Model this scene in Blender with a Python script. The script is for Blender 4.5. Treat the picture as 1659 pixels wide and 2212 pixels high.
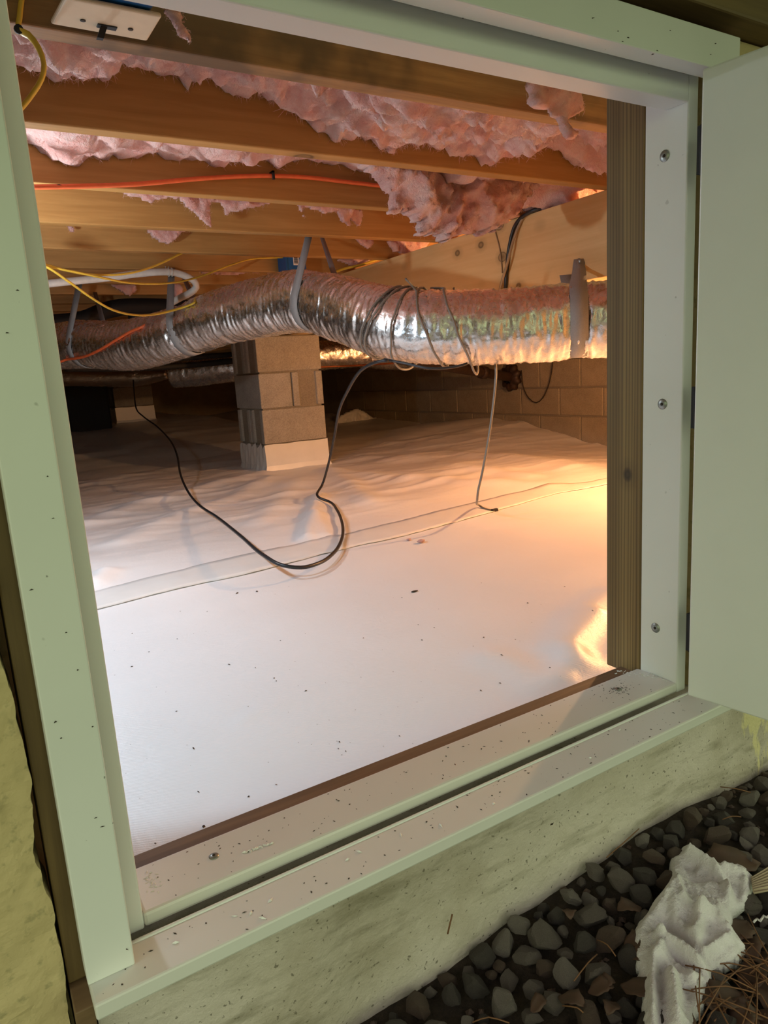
import bpy, math, random
import numpy as np
from mathutils import Vector, Matrix
random.seed(7); RNG = np.random.default_rng(7)
scene = bpy.context.scene
COL = scene.collection
for o in list(bpy.data.objects): bpy.data.objects.remove(o)

# ------------------------------------------------------------------ camera
# the camera stands at the origin; x runs right along the wall, y into the crawl space, z up
W, H, F = 1659, 2212, 1523.14
R = np.array([[0.8498641793712532, 0.15481934307323517, -0.5037478016150525],
              [-0.5232993350009171, 0.13480663558344003, -0.8414184315727055],
              [-0.06235930250751873, 0.9787022744497151, 0.19558418999942262]])
cam_d = bpy.data.cameras.new('camera'); cam = bpy.data.objects.new('camera', cam_d); COL.objects.link(cam)
M4 = Matrix.Identity(4)
for i in range(3):
    for j in range(3): M4[i][j] = float(R[i, j])
cam.matrix_world = M4
cam_d.sensor_fit = 'VERTICAL'; cam_d.sensor_height = 36.0; cam_d.lens = F / H * 36.0
cam_d.clip_start = 0.02; cam_d.clip_end = 100
scene.camera = cam

# ------------------------------------------------------------------ world, lights, exposure
world = bpy.data.worlds.new('daylight'); scene.world = world; world.use_nodes = True
bg = world.node_tree.nodes['Background']      # pale sky over a ring of sunlit foliage
wt = world.node_tree; wc = wt.nodes.new('ShaderNodeTexCoord'); wsx = wt.nodes.new('ShaderNodeSeparateXYZ'); wr_ = wt.nodes.new('ShaderNodeValToRGB')
wt.links.new(wc.outputs['Generated'], wsx.inputs[0]); wm = wt.nodes.new('ShaderNodeMath'); wm.operation = 'MULTIPLY_ADD'; wm.inputs[1].default_value = .5; wm.inputs[2].default_value = .5
wt.links.new(wsx.outputs['Z'], wm.inputs[0]); wt.links.new(wm.outputs[0], wr_.inputs[0]); wt.links.new(wr_.outputs[0], bg.inputs[0])
we = wr_.color_ramp.elements; we[0].position = .47; we[0].color = (.16, .16, .10, 1); we[1].position = .52; we[1].color = (.80, 1.0, .50, 1)
e_ = we.new(.66); e_.color = (.84, 1.0, .58, 1); e_ = we.new(.80); e_.color = (1.04, 1.0, .96, 1)
bg.inputs[1].default_value = 1.45
scene.view_settings.view_transform = 'Standard'; scene.view_settings.look = 'None'
scene.view_settings.gamma = 1; scene.view_settings.use_curve_mapping = False
scene.view_settings.exposure = 0.0
COOL_POS, COOL_AIM = Vector((-0.20, 1.32, 0.40)), Vector((0.35, 1.60, -0.515))
COOL_W, COOL_COL = 28.0, (0.60, 0.81, 1.0)
FILL_POS, FILL_W = Vector((0.02, 1.99, 0.28)), 17.0
WARM_POS, WARM_W, WARM_COL = Vector((2.42, 1.55, 0.20)), 74.0, (1.0, 0.50, 0.20)

# ------------------------------------------------------------------ measuring helpers
def ray(px, py):
    return R @ np.array([px - W / 2, -(py - H / 2), -F])
def PY(px, py, Y): d = ray(px, py); return d * (Y / d[1])
def PX(px, py, X): d = ray(px, py); return d * (X / d[0])
def PZ(px, py, Z): d = ray(px, py); return d * (Z / d[2])
def sm(a, b, x):
    t = np.clip((np.asarray(x, float) - a) / (b - a), 0, 1); return t * t * (3 - 2 * t)

# vectorised value noise
def _hash(ix, iy, iz, seed):
    n = (ix * 374761393 + iy * 668265263 + iz * 2147483647 + seed * 1274126177) & 0xffffffff
    n = ((n ^ (n >> 13)) * 1274126177) & 0xffffffff
    n = n ^ (n >> 16)
    return (n & 0xffffff) / float(0xffffff)
def vnoise(p, seed=0):
    p = np.asarray(p, float); i = np.floor(p).astype(np.int64); f = p - i; u = f * f * f * (f * (f * 6 - 15) + 10)
    r = 0
    for dx in (0, 1):
        for dy in (0, 1):
            for dz in (0, 1):
                w = (u[..., 0] if dx else 1 - u[..., 0]) * (u[..., 1] if dy else 1 - u[..., 1]) * (u[..., 2] if dz else 1 - u[..., 2])
                r = r + w * _hash(i[..., 0] + dx, i[..., 1] + dy, i[..., 2] + dz, seed)
    return r * 2 - 1
def fbm(p, octv=4, seed=0, lac=2.03, gain=0.5):
    p = np.asarray(p, float); a = 1.0; r = 0
    for k in range(octv): r = r + a * vnoise(p, seed + k); p = p * lac + 3.7; a *= gain
    return r
def ridged(p, octv=3, seed=0):
    p = np.asarray(p, float); a = 1.0; r = 0
    for k in range(octv): r = r + a * (1 - 2 * np.abs(vnoise(p, seed + k))); p = p * 2.03 + 1.3; a *= .5
    return r

# ------------------------------------------------------------------ object helpers
def link(o, parent=None):
    COL.objects.link(o)
    if parent is not None: o.parent = parent
    return o
def world_loc(o):
    l = Vector(o.location)
    while o.parent is not None: o = o.parent; l += Vector(o.location)
    return l
def mesh(name, V, Fc, mat=None, parent=None, smooth=False, mats=None, fmi=None, mod=None):
    V = np.asarray(V, float)
    lo, hi = V.min(0), V.max(0)
    org = np.array([(lo[0] + hi[0]) / 2, (lo[1] + hi[1]) / 2, lo[2]])
    me = bpy.data.meshes.new(name)
    me.from_pydata((V - org).tolist(), [], Fc if isinstance(Fc, list) else Fc.tolist())
    if mats:
        for m in mats: me.materials.append(m)
        if fmi is not None: me.polygons.foreach_set('material_index', fmi)
    elif mat: me.materials.append(mat)
    if smooth: me.polygons.foreach_set('use_smooth', [True] * len(me.polygons))
    me.update()
    o = bpy.data.objects.new(name, me)
    o.location = Vector(org) - (world_loc(parent) if parent is not None else Vector((0, 0, 0)))
    link(o, parent)
    return o
def empty(name, loc):
    o = bpy.data.objects.new(name, None); o.location = Vector(loc); o.empty_display_size = .05; return link(o)
def tag(o, label, cat, group=None, kind=None):
    o['label'] = label; o['category'] = cat
    if group: o['group'] = group
    if kind: o['kind'] = kind
    return o
def bevel(o, w=.002, seg=2):
    b = o.modifiers.new('bevel', 'BEVEL'); b.width = w; b.segments = seg; b.limit_method = 'ANGLE'; b.angle_limit = .7
    return o
BOXF = [[0, 3, 2, 1], [4, 5, 6, 7], [0, 1, 5, 4], [1, 2, 6, 5], [2, 3, 7, 6], [3, 0, 4, 7]]
def boxv(x0, x1, y0, y1, z0, z1):
    return [(x0, y0, z0), (x1, y0, z0), (x1, y1, z0), (x0, y1, z0), (x0, y0, z1), (x1, y0, z1), (x1, y1, z1), (x0, y1, z1)]
def box(name, b, mat, parent=None, bw=.0015, seg=2):
    o = mesh(name, boxv(*b), BOXF, mat, parent)
    if bw: bevel(o, bw, seg)
    return o
def boxes(name, bs, mat, parent=None, bw=0):
    V, Fc = [], []
    for b in bs:
        n = len(V); V += boxv(*b); Fc += [[i + n for i in q] for q in BOXF]
    o = mesh(name, V, Fc, mat, parent)
    if bw: bevel(o, bw, 1)
    return o
def smooth_path(P, step=.01, closed=False):
    P = np.asarray(P, float); n = len(P); out = []
    for i in range(n - 1):
        p0 = P[max(i - 1, 0)]; p1 = P[i]; p2 = P[i + 1]; p3 = P[min(i + 2, n - 1)]
        k = max(2, int(np.linalg.norm(p2 - p1) / step))
        d1 = np.linalg.norm(p2 - p1) ** .5 + 1e-9; d0 = np.linalg.norm(p1 - p0) ** .5; d2 = np.linalg.norm(p3 - p2) ** .5
        m1 = (p2 - p1) if d0 < 1e-6 else d1 * ((p1 - p0) / d0 - (p2 - p0) / (d0 + d1) + (p2 - p1) / d1)
        m2 = (p2 - p1) if d2 < 1e-6 else d1 * ((p2 - p1) / d1 - (p3 - p1) / (d1 + d2) + (p3 - p2) / d2)
        for t in np.linspace(0, 1, k, endpoint=False):
            out.append((2*t**3-3*t**2+1)*p1 + (t**3-2*t**2+t)*m1 + (-2*t**3+3*t**2)*p2 + (t**3-t**2)*m2)
    out.append(P[-1]); return np.array(out)
def frames(P, up=(0, 0, 1)):
    T = np.gradient(P, axis=0); T /= np.linalg.norm(T, axis=1)[:, None] + 1e-12
    N = np.zeros_like(P); v = np.array(up, float)
    v = v - T[0] * (v @ T[0])
    if np.linalg.norm(v) < 1e-3: v = np.array([1., 0, 0]); v -= T[0] * (v @ T[0])
    v /= np.linalg.norm(v)
    for i in range(len(P)):
        v = v - T[i] * (v @ T[i]); v /= np.linalg.norm(v) + 1e-12; N[i] = v
    return T, N, np.cross(T, N)
def tube_data(P, r, seg=10, rx=1.0, ry=1.0, up=(0, 0, 1)):
    P = np.asarray(P, float); T, N, B = frames(P, up); n = len(P)
    r = np.broadcast_to(np.asarray(r, float), (n,))
    a = np.linspace(0, 2 * math.pi, seg, endpoint=False)
    V = (P[:, None, :] + r[:, None, None] * (np.cos(a)[None, :, None] * N[:, None, :] * rx + np.sin(a)[None, :, None] * B[:, None, :] * ry)).reshape(-1, 3)
    Fc = []
    for i in range(n - 1):
        for j in range(seg):
            k = (j + 1) % seg; Fc.append([i*seg+j, i*seg+k, (i+1)*seg+k, (i+1)*seg+j])
    Fc.append(list(range(seg))[::-1]); Fc.append([(n-1)*seg + j for j in range(seg)])
    return V, Fc
def tube(name, pts, r, mat, parent=None, seg=10, step=.012, rx=1., ry=1., up=(0, 0, 1)):
    V, Fc = tube_data(smooth_path(pts, step), r, seg, rx, ry, up)
    return mesh(name, V, Fc, mat, parent, smooth=True)
def lathe(name, prof, org, axis, mat, parent=None, seg=20):
    axis = np.array(axis, float); axis /= np.linalg.norm(axis)
    u = np.cross(axis, [0, 0, 1.]);
    if np.linalg.norm(u) < 1e-3: u = np.array([1., 0, 0])
    u /= np.linalg.norm(u); v = np.cross(axis, u); V = []; Fc = []
    for r, h in prof:
        for k in range(seg):
            a = 2*math.pi*k/seg; V.append(np.array(org) + axis*h + r*(math.cos(a)*u + math.sin(a)*v))
    for i in range(len(prof)-1):
        for j in range(seg):
            k = (j+1) % seg; Fc.append([i*seg+j, i*seg+k, (i+1)*seg+k, (i+1)*seg+j])
    Fc.append(list(range(seg))[::-1]); Fc.append([(len(prof)-1)*seg+j for j in range(seg)])
    return mesh(name, V, Fc, mat, parent, smooth=True)
def grid_faces(nu, nv, off=0):
    i, j = np.meshgrid(np.arange(nu-1), np.arange(nv-1), indexing='ij'); a = (i*nv + j).ravel() + off
    return np.stack([a, a+nv, a+nv+1, a+1], 1)

# ------------------------------------------------------------------ materials
class NT:
    def __init__(s, name):
        s.m = bpy.data.materials.new(name); s.m.use_nodes = True; s.t = s.m.node_tree; s.b = s.t.nodes['Principled BSDF']
    def n(s, t, **kw):
        o = s.t.nodes.new(t)
        for k, v in kw.items(): setattr(o, k, v)
        return o
    def l(s, a, b): s.t.links.new(a, b)
    def coord(s, scale=(1, 1, 1), space='Object'):
        c = s.n('ShaderNodeTexCoord'); m = s.n('ShaderNodeMapping'); m.inputs['Scale'].default_value = scale
        s.l(c.outputs[space], m.inputs[0]); return m.outputs[0]
    def noise(s, vec, scale, detail=4, rough=.55, dist=0.):
        o = s.n('ShaderNodeTexNoise'); s.l(vec, o.inputs['Vector']); o.inputs['Scale'].default_value = scale
        o.inputs['Detail'].default_value = detail; o.inputs['Roughness'].default_value = rough; o.inputs['Distortion'].default_value = dist
        return o.outputs[0]
    def ramp(s, fac, stops):
        o = s.n('ShaderNodeValToRGB'); s.l(fac, o.inputs[0]); e = o.color_ramp.elements
        while len(e) < len(stops): e.new(.5)
        for i, (p, c) in enumerate(stops): e[i].position = p; e[i].color = (c[0], c[1], c[2], 1) if not isinstance(c, (int, float)) else (c, c, c, 1)
        return o.outputs[0]
    def mix(s, fac, a, b, mode='MIX'):
        o = s.n('ShaderNodeMix', data_type='RGBA', blend_type=mode)
        for v, i in ((fac, 0), (a, 6), (b, 7)):
            if isinstance(v, (int, float)): o.inputs[i].default_value = v
            elif isinstance(v, tuple): o.inputs[i].default_value = (*v, 1) if len(v) == 3 else v
            else: s.l(v, o.inputs[i])
        return o.outputs[2]
    def math(s, op, a, b=0.):
        o = s.n('ShaderNodeMath', operation=op)
        for v, i in ((a, 0), (b, 1)):
            if isinstance(v, (int, float)): o.inputs[i].default_value = v
            else: s.l(v, o.inputs[i])
        return o.outputs[0]
    def bump(s, h, strength=.3, dist=.002):
        o = s.n('ShaderNodeBump'); s.l(h, o.inputs['Height']); o.inputs['Strength'].default_value = strength; o.inputs['Distance'].default_value = dist
        s.l(o.outputs[0], s.b.inputs['Normal'])
    def set(s, col=None, rough=None, metal=None, **kw):
        for v, k in ((col, 'Base Color'), (rough, 'Roughness'), (metal, 'Metallic')):
            if v is None: continue
            if isinstance(v, (int, float)): s.b.inputs[k].default_value = v
            elif isinstance(v, tuple): s.b.inputs[k].default_value = (*v, 1)
            else: s.l(v, s.b.inputs[k])
        for k, v in kw.items(): s.b.inputs[k.replace('_', ' ')].default_value = v
        return s.m
def m_plain(name, col, rough=.5, metal=0., var=.12, scale=40, bump=.0):
    n = NT(name); v = n.coord(); t = n.noise(v, scale, 4)
    c = n.ramp(t, [(.25, tuple(x*(1-var) for x in col)), (.75, tuple(min(1, x*(1+var)) for x in col))])
    if bump: n.bump(t, bump, .002)
    return n.set(c, rough, metal)
def m_wood(name, light, dark, axis=0, grain=9, knots=True, rough=.62, kscale=3.2, ksize=.055, gstretch=.06, lines=.0, stain=None):
    n = NT(name); oi = n.n('ShaderNodeObjectInfo')
    c = n.n('ShaderNodeTexCoord'); add = n.n('ShaderNodeVectorMath', operation='ADD')
    sc = n.n('ShaderNodeVectorMath', operation='SCALE'); n.l(oi.outputs['Random'], sc.inputs[3]); sc.inputs[0].default_value = (13, 7, 11)
    n.l(c.outputs['Object'], add.inputs[0]); n.l(sc.outputs[0], add.inputs[1]); vec = add.outputs[0]
    mp = n.n('ShaderNodeMapping'); s = [1, 1, 1]; s[axis] = gstretch; mp.inputs['Scale'].default_value = s; n.l(vec, mp.inputs[0])
    vo = n.n('ShaderNodeTexVoronoi', feature='F1'); vo.inputs['Scale'].default_value = kscale
    kp = n.n('ShaderNodeMapping'); ks = [1, 1, 1]; ks[axis] = .75; kp.inputs['Scale'].default_value = ks; n.l(vec, kp.inputs[0]); n.l(kp.outputs[0], vo.inputs['Vector'])
    g1 = n.noise(mp.outputs[0], grain*6, 5, .6, .6); g2 = n.noise(mp.outputs[0], grain*1.3, 3, .5, 1.2)
    g = n.math('ADD', n.math('MULTIPLY', g1, .5), n.math('MULTIPLY', g2, .5))
    col = n.ramp(g, [(.34, dark), (.5, tuple((a+b)/2 for a, b in zip(light, dark))), (.64, light)])
    if lines:
        wv = n.n('ShaderNodeTexWave', wave_type='BANDS', bands_direction='Y'); n.l(mp.outputs[0], wv.inputs['Vector'])
        wv.inputs['Scale'].default_value = lines; wv.inputs['Distortion'].default_value = 5; wv.inputs['Detail'].default_value = 2; wv.inputs['Detail Scale'].default_value = 1.2
        col = n.mix(n.ramp(wv.outputs[0], [(.0, .6), (.5, .0)]), col, tuple(x*.45 for x in dark))
    if stain:
        st = n.noise(vec, 3.5, 4, .6); col = n.mix(n.ramp(st, [(.5, 0.), (.62, .85)]), col, stain)
    if knots:
        k = n.ramp(vo.outputs['Distance'], [(ksize*.35, .9), (ksize*.75, .55), (ksize*.9, .95), (ksize*1.05, .25), (ksize*1.8, 0.)])
        col = n.mix(k, col, tuple(x*.22 for x in dark))
    n.bump(g1, .25, .0015)
    return n.set(col, rough)
def m_pvc(name, col=(.80, .80, .79), rough=.38, dirt=.5, dscale=55, thr=.745):
    n = NT(name); v = n.coord(); t = n.noise(v, 7, 3)
    c = n.ramp(t, [(.3, tuple(x*.95 for x in col)), (.7, col)])
    sp = n.noise(v, dscale, 2, .5); c = n.mix(n.ramp(sp, [(thr, 0.), (thr+.03, dirt)]), c, (.07, .06, .04))
    sp2 = n.noise(v, dscale*2.6, 1, .5); c = n.mix(n.ramp(sp2, [(thr+.035, 0.), (thr+.06, dirt*1.3 if dirt < .7 else .9)]), c, (.05, .04, .03))
    return n.set(c, rough)
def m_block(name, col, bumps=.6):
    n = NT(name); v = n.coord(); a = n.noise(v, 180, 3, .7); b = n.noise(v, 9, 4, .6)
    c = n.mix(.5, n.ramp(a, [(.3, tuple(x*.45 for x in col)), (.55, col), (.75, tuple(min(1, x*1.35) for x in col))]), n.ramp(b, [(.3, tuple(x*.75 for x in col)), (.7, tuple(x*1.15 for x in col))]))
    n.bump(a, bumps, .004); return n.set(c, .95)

MT = {}
MT['pvc'] = m_pvc('white_pvc_trim')
MT['pvc_clean'] = m_pvc('white_pvc_clean', dirt=.25, thr=.76)
MT['pvc_dirty'] = m_pvc('white_pvc_dirty', (.74, .72, .69), .4, .6, 60, .76)
MT['door'] = m_pvc('door_white', (.78, .78, .76), .42, .05, 30, .8)
MT['joist'] = m_wood('joist_pine', (.47, .255, .075), (.31, .148, .034), 0, 8, kscale=3.6, ksize=.085)
MT['joist_old'] = m_wood('joist_weathered', (.44, .25, .095), (.20, .10, .036), 0, 9, kscale=3.6, ksize=.05, stain=(.10, .06, .03))
MT['girder'] = m_wood('girder_pine', (.80, .58, .28), (.68, .45, .19), 1, 7, kscale=8.5, ksize=.16)
MT['stud'] = m_wood('treated_stud', (.28, .18, .062), (.14, .078, .022), 2, 10, kscale=3.0, ksize=.04, lines=58, gstretch=.02)
MT['buck'] = m_wood('treated_buck', (.20, .125, .045), (.085, .048, .016), 2, 9, knots=False)
MT['buckx'] = m_wood('treated_plate', (.22, .13, .065), (.09, .05, .024), 0, 9, knots=False)
MT['ledger'] = m_wood('ledger_wood', (.26, .17, .06), (.09, .055, .02), 0, 7, knots=False)
MT['ply'] = m_wood('subfloor_ply', (.50, .30, .12), (.34, .19, .07), 0, 4, knots=False)
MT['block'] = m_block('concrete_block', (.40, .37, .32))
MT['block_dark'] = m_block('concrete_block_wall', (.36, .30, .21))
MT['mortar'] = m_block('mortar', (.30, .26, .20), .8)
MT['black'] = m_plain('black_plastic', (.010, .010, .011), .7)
MT['blackcable'] = m_plain('black_cable', (.02, .02, .022), .38)
MT['greycable'] = m_plain('grey_cable', (.22, .20, .175), .5)
MT['tancable'] = m_plain('tan_cable', (.34, .25, .15), .5)
MT['yellow'] = m_plain('yellow_cable', (.70, .47, .05), .45)
MT['orange'] = m_plain('orange_cable', (.72, .13, .035), .45)
MT['whitepipe'] = m_plain('white_tube', (.72, .69, .63), .4)
MT['blue'] = m_plain('blue_box', (.012, .10, .30), .4)
MT['ivory'] = m_plain('ivory_plate', (.70, .58, .42), .35, var=.05)
MT['brown_stain'] = m_plain('dark_hole', (.03, .02, .012), .8)
MT['strap'] = m_plain('grey_webbing', (.30, .30, .30), .55, var=.1, scale=300, bump=.3)
MT['metal'] = m_plain('zinc_screw', (.34, .36, .34), .4, .8)
MT['tape'] = m_plain('white_tape', (.78, .77, .74), .3, var=.04, scale=15)
MT['cardboard'] = m_plain('cardboard', (.42, .33, .22), .8)
MT['needle'] = m_plain('pine_needle', (.17, .072, .028), .6, var=.4, scale=8)
MT['leaf'] = m_plain('dead_leaf', (.075, .036, .022), .65, var=.4, scale=20, bump=.4)
MT['bits'] = m_plain('dark_debris', (.05, .035, .025), .8)
MT['iron'] = m_plain('black_iron', (.05, .028, .018), .55, .3, var=.4)

n = NT('white_liner')
v = n.coord(space='Object')
big = n.noise(v, 1.6, 4, .6); wv1 = n.n('ShaderNodeTexWave', wave_type='BANDS', bands_direction='DIAGONAL'); n.l(v, wv1.inputs['Vector']); wv1.inputs['Scale'].default_value = 150; wv1.inputs['Distortion'].default_value = 2.
crk = n.noise(v, 22, 5, .6, .8)
hh = n.math('ADD', n.math('MULTIPLY', wv1.outputs[0], .10), n.math('MULTIPLY', crk, .9))
n.bump(hh, .22, .006)
MT['liner'] = n.set(n.ramp(big, [(.3, (.80, .79, .78)), (.7, (.85, .845, .84))]), n.ramp(n.noise(v, 3, 3), [(.35, .30), (.7, .42)]))

n = NT('foil'); v = n.coord()
a = n.noise(v, 55, 4, .6, 1.2); b = n.noise(v, 16, 3, .5)
vor = n.n('ShaderNodeTexVoronoi', feature='DISTANCE_TO_EDGE'); n.l(v, vor.inputs['Vector']); vor.inputs['Scale'].default_value = 34
n.bump(n.math('ADD', a, n.math('MULTIPLY', vor.outputs['Distance'], 1.3)), .20, .005)
MT['foil'] = n.set(n.ramp(b, [(.3, (.62, .61, .60)), (.7, (.80, .79, .78))]), n.ramp(a, [(.3, .20), (.7, .34)]), 1.0)
n = NT('foil_tan'); v = n.coord(); a = n.noise(v, 45, 4, .6, 1.); n.bump(a, .6, .006)
MT['foil_tan'] = n.set((.62, .50, .38), .3, .9)

n = NT('pink_fibreglass'); v = n.coord(space='Object')
a = n.noise(v, 13, 6, .65, .7); b = n.noise(v, 70, 5, .7, 1.5); b2 = n.noise(v, 240, 3, .7, .8)
c = n.ramp(a, [(.28, (.74, .26, .20)), (.42, (.86, .46, .40)), (.56, (.90, .60, .54)), (.72, (.93, .72, .67))])
c = n.mix(n.ramp(b, [(.35, .3), (.6, 0.)]), c, (.78, .32, .27))
n.bump(n.math('ADD', b, n.math('MULTIPLY', b2, .6)), .9, .010)
n.b.inputs['Subsurface Weight'].default_value = .25; n.b.inputs['Subsurface Radius'].default_value = (.03, .015, .012); n.b.inputs['Subsurface Scale'].default_value = .5
n.b.inputs['Sheen Weight'].default_value = .5; n.b.inputs['Sheen Roughness'].default_value = .7; n.b.inputs['Sheen Tint'].default_value = (1, .75, .72, 1)
MT['pink'] = n.set(c, 1.0)

n = NT('yellow_painted_masonry'); v = n.coord(); a = n.noise(v, 60, 4, .6); b = n.noise(v, 9, 4, .6); d = n.noise(v, 34, 2)
c = n.mix(n.ramp(b, [(.35, 0.), (.7, .5)]), (.53, .41, .21), (.60, .48, .27)); c = n.mix(n.ramp(d, [(.60, 0.), (.72, .5)]), c, (.25, .21, .10)); c = n.mix(n.ramp(n.noise(v, 95, 3, .6), [(.58, 0.), (.70, .6)]), c, (.28, .24, .12))
n.bump(a, .5, .004); MT['yellow_wall'] = n.set(c, .85)
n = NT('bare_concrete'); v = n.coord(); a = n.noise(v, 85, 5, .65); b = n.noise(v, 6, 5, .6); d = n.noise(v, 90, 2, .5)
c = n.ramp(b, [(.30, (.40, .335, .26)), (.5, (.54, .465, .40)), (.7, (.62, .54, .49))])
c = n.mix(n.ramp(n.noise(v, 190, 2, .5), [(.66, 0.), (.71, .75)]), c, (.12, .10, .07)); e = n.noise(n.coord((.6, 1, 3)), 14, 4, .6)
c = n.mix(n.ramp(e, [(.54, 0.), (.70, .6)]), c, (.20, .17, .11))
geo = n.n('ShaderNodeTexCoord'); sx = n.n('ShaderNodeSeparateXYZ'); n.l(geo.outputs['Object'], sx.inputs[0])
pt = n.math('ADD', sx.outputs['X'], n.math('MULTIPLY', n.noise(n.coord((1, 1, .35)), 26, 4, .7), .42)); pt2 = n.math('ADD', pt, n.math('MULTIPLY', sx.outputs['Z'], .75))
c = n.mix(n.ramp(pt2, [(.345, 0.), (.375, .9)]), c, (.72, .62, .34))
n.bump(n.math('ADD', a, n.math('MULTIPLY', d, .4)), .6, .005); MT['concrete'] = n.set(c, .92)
n = NT('soil'); v = n.coord(); a = n.noise(v, 60, 6, .7); n.bump(a, .9, .01)
MT['soil'] = n.set(n.ramp(a, [(.3, (.012, .008, .005)), (.7, (.06, .038, .024))]), .95)
def m_stone(name, c0, c1, c2):
    n = NT(name); oi = n.n('ShaderNodeObjectInfo'); v = n.coord(); a = n.noise(v, 95, 5, .7); b = n.noise(v, 28, 4, .6)
    c = n.mix(.5, n.ramp(a, [(.3, c0), (.55, c1), (.75, c2)]), n.ramp(b, [(.3, c0), (.65, c1)]))
    n.bump(a, .7, .004); return n.set(c, .7)
MT['stones'] = [m_stone('stone_grey', (.035, .025, .022), (.15, .115, .10), (.38, .31, .28)), m_stone('stone_brown', (.025, .014, .01), (.105, .062, .045), (.24, .16, .12)),
                m_stone('stone_dark', (.014, .010, .009), (.07, .052, .046), (.20, .16, .145)), m_stone('stone_pale', (.06, .047, .042), (.21, .17, .15), (.45, .39, .36))]
n = NT('terry_cloth'); v = n.coord(); a = n.noise(v, 420, 3, .7); b = n.noise(v, 30, 4); n.bump(n.math('ADD', a, n.math('MULTIPLY', b, .4)), .7, .004)
MT['cloth'] = n.set(n.ramp(b, [(.3, (.62, .57, .58)), (.7, (.80, .75, .77))]), .95)

D = .55                      # distance to the front face of the casing
# ------------------------------------------------------------------ THE SETTING
# floor: white vapour barrier over uneven ground
FOLDS = []   # (polyline xy, amplitude, width)
def zf(px, py, z=-.515): p = PZ(px, py, z); return (p[0], p[1])
for pl, a, w in [([(590,1030),(500,1075),(400,1110),(260,1170)], .014, .06), ([(560,1022),(440,1052),(300,1090),(185,1130)], .016, .07),
                 ([(700,1015),(760,1050),(800,1090)], .016, .06), ([(665,1165),(675,1120),(690,1075)], .022, .035), ([(705,1160),(690,1120)], .014, .03),
                 ([(730,1020),(850,1035),(1000,1045),(1180,1050)], .014, .08), ([(640,1040),(600,1090),(560,1130)], .010, .06),
                 ([(860,990),(980,975),(1100,985),(1230,1010)], .02, .12), ([(880,1040),(1010,1020),(1140,1030)], .010, .06),
                 ([(1320,1280),(1240,1330),(1200,1400),(1260,1440)], .012, .035), ([(1290,1330),(1240,1400),(1215,1470)], .012, .03), ([(1060,1420),(1120,1440),(1160,1480)], .008, .04),
                 ([(230,1240),(205,1265),(180,1262)], .02, .035), ([(520,1560),(560,1530),(600,1525)], .0025, .01), ([(380,960),(260,985),(150,1000)], .02, .10), ([(620,985),(420,1000),(200,1040)], .012, .06)]:
    FOLDS.append((np.array([zf(*q) for q in pl]), a, w))
def seg_dist(X, Y, pl):
    d = np.full(X.shape, 1e9)
    for a, b in zip(pl[:-1], pl[1:]):
        v = b - a; L = v @ v + 1e-12; t = np.clip(((X - a[0]) * v[0] + (Y - a[1]) * v[1]) / L, 0, 1)
        d = np.minimum(d, np.hypot(X - a[0] - t * v[0], Y - a[1] - t * v[1]))
    return d
def floor_z(X, Y):
    X = np.asarray(X, float); Y = np.asarray(Y, float)
    z = -.515 - .010 * sm(2.6, 3.8, Y)
    z = z + .165 * sm(4.6, 7.6, Y) * (1 - sm(2.3, 3.0, X))
    edge = np.interp(Y, [2, 3.3, 3.58, 3.9, 4.15, 4.54, 5.0, 5.48, 6.5, 10], [-.62, -.605, -.57, -.50, -.455, -.44, -.475, -.50, -.46, -.44])
    z = z + (edge - z) * sm(2.35, 3.75, X)
    z = z + .03 * np.exp(-(((X - 2.1) / .7) ** 2 + ((Y - 5.4) / .5) ** 2))
    P = np.stack([X * 1.1, Y * 1.1, 0 * X], -1); far = sm(1.9, 2.6, Y)
    z = z + .010 * fbm(P * 1.3, 3, 5) * (.25 + far)
    P2 = np.stack([X * 1.6 + Y * .5, Y * 6.0, 0 * X], -1)
    z = z + (.0045 * far + .0007) * ridged(P2, 3, 9)
    P3 = np.stack([X * 7 - Y * 3, Y * 8 + X * 2, 0 * X], -1); z = z + (.0022 * far + .0006) * fbm(P3, 3, 21)
    for pl, a, w in FOLDS:
        d = seg_dist(X, Y, pl); z = z + a * np.exp(-(d / w) ** 2)
    return z
xs = np.concatenate([np.arange(-2.7, .0, .06), np.arange(.0, 3.0, .014), np.arange(3.0, 3.81, .03)]); ys = np.concatenate([np.arange(.664, 4.4, .014), np.arange(4.4, 10.13, .06)])
X, Y = np.meshgrid(xs, ys, indexing='ij'); V = np.stack([X, Y, floor_z(X, Y)], -1).reshape(-1, 3)
floor = mesh('floor', V, grid_faces(len(xs), len(ys)), MT['liner'], smooth=True)
tag(floor, 'white plastic vapour barrier covering the crawl space ground', 'floor', kind='structure')
def fpt(px, py, lift=0.):
    z = -.515
    for _ in range(6): p = PZ(px, py, z); z = float(floor_z(p[0], p[1])) + lift
    return PZ(px, py, z)
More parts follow.
